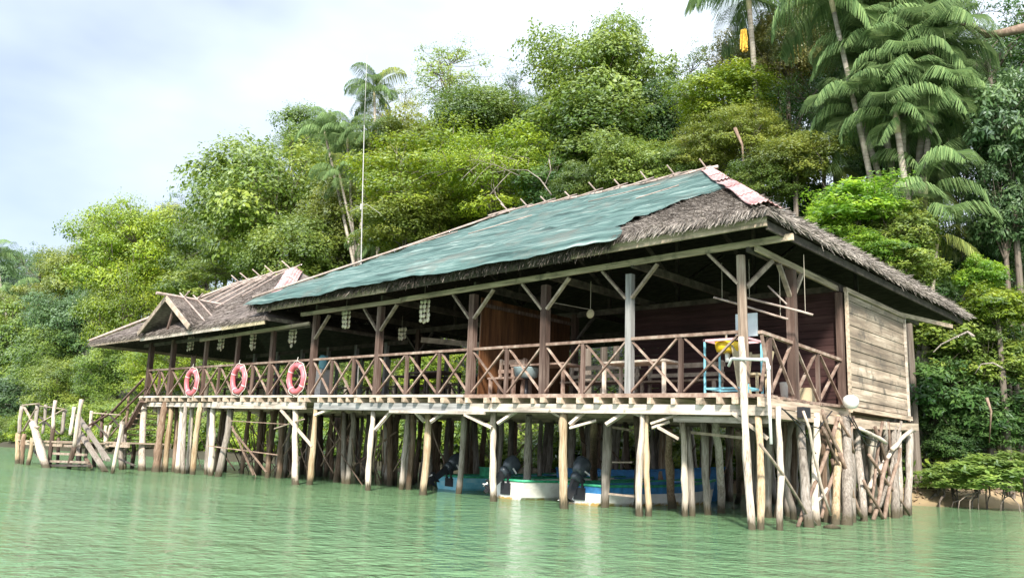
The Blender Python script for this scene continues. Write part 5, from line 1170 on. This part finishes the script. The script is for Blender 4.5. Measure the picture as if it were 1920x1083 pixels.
T_(1630, 475, 25.5, 62, 40, 'lime', 'big', 'lime green bushy tree lowest along the thatch edge')
for q_, (px, py, c_, lab_) in enumerate(((800, 690, 'yellow', 'yellow-green bush seen through the open hall between the first posts of the netted house'), (700, 690, 'light', 'light green bush seen through the back of the hall, left of the yellow-green one'), (450, 690, 'light', 'light green bush glimpsed behind the middle life ring'), (560, 690, 'light', 'light green bush glimpsed behind the life ring closest to the netted roof'))):
    T_(px, py, 26.4, 62, 48, c_, 'round', lab_, cat='bush', name='bush')
T_(1890, 250, 29, 75, 110, 'blue', 'big', 'blue-green hanging tree at the right edge of the picture')
T_(1880, 400, 29, 60, 90, 'blue', 'big', 'blue-green tree below the hanging one at the right edge')
T_(1850, 60, 33, 110, 90, 'dark', 'airy', 'dark overhanging tree in the top right corner')
T_(1830, 170, 32, 60, 70, 'dark', 'airy', 'dark loose tree between the palm clump and the right edge')
T_(1560, 170, 36, 70, 120, 'dark', 'round', 'dark tree deep behind the leaning palm')
T_(1870, 575, 27.2, 60, 45, 'yellow', 'big', 'yellow-green sprawling tree right of the eave tip')
T_(1835, 520, 27.5, 40, 35, 'lime', 'big', 'small yellowish lime tree beside the eave tip')
T_(1770, 620, 27.5, 80, 60, 'light', 'big', 'light green leafy tree right beside the plank wall', trunk=False)
T_(1750, 740, 27, 75, 70, 'dark', 'big', 'dark green bushy tree low beside the plank wall', trunk=False)
T_(1850, 680, 27.8, 80, 60, 'light', 'big', 'green leafy tree in the middle of the right bank')
T_(1870, 780, 27.8, 80, 60, 'dark', 'big', 'dark leafy bush above the mangrove at the right edge', trunk=False, cat='bush', name='bush')
T_(1780, 830, 26.8, 50, 40, 'dark', 'big', 'dark bush between the end stilts and the mangrove', trunk=False, cat='bush', name='bush')
T_(1900, 640, 29.5, 60, 60, 'dark', 'big', 'dark leafy tree at the right edge behind the bank')
T_(1740, 560, 29, 60, 60, 'dark', 'big', 'dark tree under the thatch tip, deep in the bank')
for k, (px, py, Y, rx, ry, c_) in enumerate(((1690, 330, 33, 80, 70, 'dark'), (1790, 330, 34, 80, 90, 'dark'), (1800, 470, 31, 70, 70, 'dark'), (1640, 250, 36, 90, 90, 'dark'), (1740, 180, 38, 100, 110, 'dark'), (1880, 520, 32, 70, 80, 'dark'), (1500, 390, 30, 70, 50, 'dark'),
        (1380, 320, 32, 80, 60, 'dark'), (1280, 260, 36, 80, 80, 'dark'), (1160, 300, 36, 90, 80, 'dark'), (1020, 270, 36, 80, 80, 'dark'), (960, 250, 38, 80, 70, 'mid'), (860, 310, 37, 100, 80, 'mid'), (720, 330, 36, 90, 80, 'olive'), (640, 330, 38, 80, 80, 'mid'),
        (600, 270, 40, 70, 60, 'mid'), (480, 440, 36, 90, 70, 'mid'), (480, 370, 40, 80, 60, 'mid'), (300, 520, 36, 90, 80, 'mid'), (190, 560, 38, 80, 70, 'olive'), (110, 570, 38, 70, 70, 'blue'), (40, 540, 40, 60, 60, 'blue'), (0, 620, 33, 60, 80, 'blue'), (1440, 200, 38, 90, 100, 'dark'), (1560, 60, 40, 100, 90, 'dark'), (1900, 150, 38, 80, 100, 'dark'),
        (690, 440, 31, 70, 70, 'mid'), (860, 420, 30, 80, 55, 'olive'), (970, 390, 30, 70, 50, 'mid'), (600, 520, 29, 70, 50, 'mid'))):
    T_(px, py, Y, rx, ry, c_, ['round', 'pad', 'fine'][k % 3], 'shaded tree deep in the hillside forest, filling gaps between the nearer trees', G_FAR)
for k, (X, Y, h, r, c_) in enumerate(((-1.5, 33, 9, 4.2, 'dark'), (2.5, 36, 8, 4.2, 'mid'), (1.0, 41, 13, 4.5, 'blue'), (6.5, 42, 9, 4.5, 'light'), (-3.0, 37, 14, 4.2, 'dark'), (10, 48, 10, 5, 'mid'))):
    t0 = empty('tree', (X, Y, ground(X, Y) - .3), 'leafy tree on the bank beyond the right edge, past the mangroves', 'tree', 'trees past the right edge of the view'); pr = PROTO[['round', 'fine'][k % 2]][k % 2]
    c = link('crown', pr[0], t0); l = link('limbs', pr[1], t0); q = link('trunk', TRUNK, t0); q.scale = (.16, .16, h - r * .5); setmat(c, LF[c_])
    for o in (c, l): o.location = (0, 0, h); o.scale = (r, r, r * .95); o.rotation_euler = (0, 0, k * 1.3)
# bushes glimpsed between the stilts and behind the open halls
rr = random.Random(21)
for k in range(48):
    X = -74 + k * 1.46 + rr.uniform(-.5, .5); Y = shore(X) + rr.uniform(.9, 2.2); gz = ground(X, Y); r = rr.uniform(.9, 1.5)
    if X > -8.5: continue
    t0 = empty('bush', (X, Y, gz - .2), 'leafy green bush on the bank behind the stilts', 'bush', 'bushes on the bank under and behind the houses')
    pr = PROTO['big'][k % 2]; c = link('crown', pr[0], t0); c.location = (0, 0, r * .75); c.scale = (r * 1.15, r * 1.1, r * .95); c.rotation_euler = (0, 0, k * 1.7); setmat(c, LF[rr.choice(['light', 'mid', 'mid', 'yellow'])])
    l = link('limbs', pr[1], t0); l.location = (0, 0, r * .75); l.scale = (r * 1.15, r * 1.1, r * .95); l.rotation_euler = (0, 0, k * 1.7)
# mangrove bush with stilt roots over the sand
for (px, py, X_, r, lab) in ((1855, 895, -6.6, 1.15, 'bright green mangrove bush on stilt roots over the sand at the right edge'), (1775, 900, -7.1, .75, 'smaller mangrove bush beside the end stilts, on stilt roots'), (1905, 880, -6.2, .9, 'mangrove bush cut by the right edge of the picture')):
    d = ray(px, py); p = O + d * (25.0 / d[1]); Y = 25.0
    t0 = empty('mangrove_bush', (p[0], Y, .1), lab, 'mangrove')
    pr = PROTO['rosette'][int(r * 10) % 2]; c = link('crown', pr[0], t0); c.location = (0, 0, p[2] - .1); c.scale = (r * 1.05, r, r * .5); setmat(c, LF['mangrove'])
    mb = MB()
    for k in range(9):
        a = rr.uniform(0, 6.28); e = (p[0] + r * .9 * math.cos(a) * rr.uniform(.3, 1), Y + r * .7 * math.sin(a) * rr.uniform(.3, 1) - .2); q = (p[0] + r * .3 * math.cos(a), Y + r * .3 * math.sin(a))
        zt_ = p[2] * rr.uniform(.35, .7); mb.tube([(q[0], q[1], zt_ + .25), (q[0], q[1], zt_), (q[0] + (e[0] - q[0]) * .45, q[1] + (e[1] - q[1]) * .45, zt_ * .85), (q[0] + (e[0] - q[0]) * .85, q[1] + (e[1] - q[1]) * .85, zt_ * .45), (*e, -.2)], [.024, .02, .017, .014, .011], 5)
    mb.build('stilt_root', M['bark'], t0, smooth=True)
# ground cover
n = 60000; X = RNG.uniform(-75, 1, n); dd = RNG.uniform(.7, 1, n) ** 2 * 0 + RNG.uniform(0, 1, n) ** 1.4 * 16 + 1.1
Yg = np.array([shore(x) for x in X]) + dd; Zg = np.array([ground(x, y) for x, y in zip(X, Yg)]) + RNG.uniform(0, 1, n) ** 2 * .7
N = RNG.normal(size=(n, 3)) * .5 + np.array([0, -.3, 1]); N /= np.linalg.norm(N, axis=1, keepdims=True)
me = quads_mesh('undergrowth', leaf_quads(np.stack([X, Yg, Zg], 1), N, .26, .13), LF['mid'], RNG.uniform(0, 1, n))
tag(link('undergrowth', me, None, (0, 0, 0)), 'low leafy undergrowth covering the bank', None, None, 'stuff')

n = 2600; X = RNG.uniform(-20, -3, n); Yg = np.array([shore(x) for x in X]) + RNG.uniform(.15, 2.4, n); Zg = np.array([ground(x, y) for x, y in zip(X, Yg)]) + .015
N = RNG.normal(size=(n, 3)) * .35 + np.array([0, 0, 1]); N /= np.linalg.norm(N, axis=1, keepdims=True)
tag(link('leaf_litter', quads_mesh('leaf_litter', leaf_quads(np.stack([X, Yg, Zg], 1), N, .17, .07), M['stick'], None), None, (0, 0, 0)), 'brown fallen leaves and twigs on the sandy bank', None, None, 'stuff')
# palms
def frond_mesh(name, th0, bend, seed, droop=.8, wl=.48, npair=88):
    g_ = np.random.default_rng(seed); Q = []; T = []
    p = np.zeros(3); th = th0; pts = [p.copy()]; dirs = []
    for i in range(60):
        d = np.array([math.cos(th), 0, math.sin(th)]); dirs.append(d); p = p + d / 60; pts.append(p.copy()); th -= bend / 60 * (.5 + 1.0 * i / 60)
    pts = np.array(pts)
    for k in range(npair):
        t = .10 + .9 * k / npair; i = min(59, int(t * 60)); b = pts[i]; d = dirs[i]
        upn = np.cross(d, [0, 1, 0]); upn = -upn if upn[2] < 0 else upn
        ll = wl * (math.sin(math.pi * min(1, (t * .88 + .14))) ** .6) * g_.uniform(.85, 1.1)
        for sd in (-1, 1):
            if g_.uniform() < .09: continue
            o1 = np.array([0, sd * .80, 0]) + d * .50 + upn * .16; o1 /= np.linalg.norm(o1)
            m_ = b + o1 * ll * .5; o2 = o1 * .65 + np.array([0, 0, -droop * g_.uniform(.7, 1.3)]) + g_.normal(size=3) * .06; o2 /= np.linalg.norm(o2); e = m_ + o2 * ll * .6
            sidev = np.cross(o1, [0, 0, 1]); sidev = d * .0068 if np.linalg.norm(sidev) < .1 else sidev / np.linalg.norm(sidev) * .0068
            Q += [[b - sidev * .7, b + sidev * .7, m_ + sidev, m_ - sidev], [m_ - sidev, m_ + sidev, e + sidev * .2, e - sidev * .2]]; tt = g_.uniform(.2, .9); T += [tt, tt]
    wv = np.array([0, .008, 0])
    for i in range(0, 60, 2):
        k_ = 1 - i / 70; a, c = pts[i], pts[min(60, i + 2)]; u = np.array([0, 0, .008 * k_])
        Q += [[a - wv * k_, a + wv * k_, c + wv * k_, c - wv * k_], [a - u, a + u, c + u, c - u]]; T += [.9, .9]
    return quads_mesh(name, np.array(Q), LF['palm'], np.array(T))
FROND = [frond_mesh('frond_young', rad(76), 1.9, 1, .9), frond_mesh('frond_mid', rad(54), 2.4, 2, 1.2), frond_mesh('frond_low', rad(24), 2.1, 3, 1.4), frond_mesh('frond_hanging', rad(-15), 1.3, 4, 1.4)]
def palm(tx, ty, Y, bx_, by_, L_f, n, label, r=.11, yellow=.08, group=None, hang=.15, bloom=None, spread=1.0):
    top = ony(tx, ty, Y); bs_ = ony(bx_, by_, Y); d = (top - bs_)
    gz = ground(bs_[0], Y) - .3
    base = bs_ + d * ((gz - bs_[2]) / d[2]) if d[2] > .5 else np.array([top[0], Y, gz])
    if base[2] > bs_[2]: base = bs_
    t0 = empty('palm_tree', base, label, 'palm', group)
    mb = MB(); pts = [base + (top - base) * t + np.array([.12 * math.sin(t * 4 + tx), 0, 0]) * (1 - abs(2 * t - 1)) for t in np.linspace(0, 1, 9)]
    mb.tube(pts, [r * 1.2 * (1 - .35 * i / 8) for i in range(9)], 8, .04); mb.build('trunk', M['palm_bark'], t0, smooth=True)
    mb = MB(); ax_ = (pts[-1] - pts[-2]); ax_ /= np.linalg.norm(ax_); mb.tube([pts[-1] - ax_ * .1, pts[-1] + ax_ * .35, pts[-1] + ax_ * .8], [r * .85, r * .95, r * .35], 8); mb.build('crownshaft', M['boat_green'] if False else M['ply'], t0, smooth=True)
    for k in range(n):
        q = k / max(1, n - 1); f = 0 if q < .2 else 1 if q < .55 else 2 if q < 1 - hang else 3
        o = link('frond', FROND[f], t0); o.location = Vector(pts[-1] + ax_ * (.75 - .4 * q) - base); o.rotation_euler = (0, random.uniform(-.15, .15), k * 2.399 + tx)
        s_ = L_f * random.uniform(.85, 1.12) * (1 if f < 3 else .8); o.scale = (s_, s_ * spread, s_)
        setmat(o, LF['palm_yellow'] if (random.random() < yellow or (f == 3 and random.random() < .15)) else LF['palm'])
    if bloom is not None:
        mb = MB(); c = ony(*bloom, Y - .4)
        for k in range(26): x = c + np.array([random.uniform(-.12, .12), random.uniform(-.1, .1), .35]); mb.tube([x, x + np.array([random.uniform(-.06, .06), 0, -.4]), x + np.array([random.uniform(-.1, .1), 0, -.95 + random.uniform(0, .2)])], .02, 5)
        mb.build('flower_cluster', M['bloom'], t0)
    return t0
palm(1563, 20, 27.5, 1630, 345, 3.1, 13, 'tall palm with a leaning thin pale trunk crossing in front of the palm clump', .10, .12, bloom=None)
palm(1405, 15, 30, 1418, 200, 3.3, 11, 'high palm on the skyline with an orange bloom under its crown', .13, .1, bloom=(1395, 72))
G_CL = 'palms of the dense clump'
for (a, lab) in (((1690, 62, 29.5, 1702, 420, 2.5, 18), 'tallest palm of the dense clump right of the leaning trunk'), ((1640, 130, 28.6, 1690, 420, 2.3, 17), 'palm at the upper left of the dense clump, broad drooping fronds'),
        ((1742, 118, 28.8, 1716, 420, 2.4, 17), 'palm at the upper right of the dense clump, broad drooping fronds'), ((1618, 235, 28.2, 1680, 430, 2.1, 13), 'palm at the lower left of the dense clump, fronds touching the leaning trunk'),
        ((1745, 225, 28.3, 1716, 430, 2.1, 15), 'palm at the lower right of the dense clump, fronds spread to the right'), ((1692, 165, 28.0, 1700, 430, 2.1, 16), 'palm in the middle of the dense clump')):
    palm(*a, lab, .12, .07, spread=1.3, group=G_CL)
palm(1683, 245, 27.4, 1706, 430, 1.9, 12, 'shorter reddish-trunked palm in front of the dense clump, with yellowing fronds', .12, .16, spread=1.35, group=G_CL)
palm(1722, 5, 31, 1722, 420, 2.6, 13, 'palm behind the dense clump, its crown cut by the top of the picture', .12, .05, spread=1.2)
palm(1770, 300, 31, 1745, 430, 2.6, 9, 'slim palm in the shade right of the dense clump', .09, .05)
palm(1735, 385, 28, 1735, 520, 2.3, 8, 'low young palm beneath the dense clump', .08, .1)
palm(1755, 465, 27.6, 1750, 560, 2.3, 9, 'young palm with yellowing fronds just above the thatch edge', .08, .3)
palm(1640, 40, 33, 1650, 400, 3.0, 12, 'palm between the leaning trunk and the dense clump, set back', .1, .05)
palm(702, 190, 30, 706, 420, 2.3, 11, 'slender palm standing highest right beside the mast', .09, .05)
palm(612, 262, 27.6, 660, 470, 2.0, 11, 'palm with curved trunk, leftmost of those by the mast', .09, .05)
palm(652, 275, 27.9, 662, 480, 2.0, 11, 'palm just left of the mast with hanging fronds', .09, .05)
palm(692, 278, 28.2, 672, 480, 2.0, 10, 'palm just right of the mast with hanging fronds', .09, .05)
palm(640, 345, 26.8, 672, 490, 1.9, 9, 'lower palm left of the mast with a slanting trunk', .08, .1)
palm(712, 460, 27.5, 705, 540, 2.2, 10, 'low palm right of the foot of the mast, over the netted roof', .09, .05)
palm(-6, 490, 30, 20, 640, 3.2, 13, 'hazy palm in the far left corner of the forest', .12, .05)
palm(20, 570, 28, 15, 700, 3.0, 11, 'lower hazy palm at the left edge', .12, .1)
palm(1545, 330, 29, 1545, 430, 2.4, 9, 'short palm in the shade left of the foot of the leaning trunk', .09, .15)
# hanging dead frond, bare boughs
def bough(pts, Y, r, label, mt='bark', cat='branch', name='bare_bough'):
    P_ = [ony(x, y, Y + random.uniform(-.2, .2)) for x, y in pts]; mb = MB(); mb.tube(P_, [r * (1 - .7 * i / (len(P_) - 1)) for i in range(len(P_))], 6, .1); return tag(mb.build(name, M[mt], smooth=True), label, cat)
bough([(1925, 52), (1880, 62), (1850, 66), (1825, 48), (1800, 46)], 29, .16, 'thick pale horizontal bough entering from the top right corner', 'stick')
bough([(1825, 630), (1815, 622), (1790, 633), (1765, 645), (1750, 660)], 25.6, .045, 'bare pale twisted branch sticking out beside the plank wall', 'pile_gray')
bough([(1880, 690), (1862, 680), (1840, 682), (1828, 700)], 26, .03, 'small bare pale branch curling over the right bank', 'pile_gray')
bough([(1850, 745), (1858, 770), (1855, 830)], 26, .045, 'reddish brown dead frond hanging over the right bank', 'stick', 'dead frond', 'dead_frond')
bough([(1378, 240), (1392, 272), (1394, 312)], 27.3, .07, 'brown dead palm sheath hanging above the ridge end', 'stick', 'dead frond', 'dead_frond')
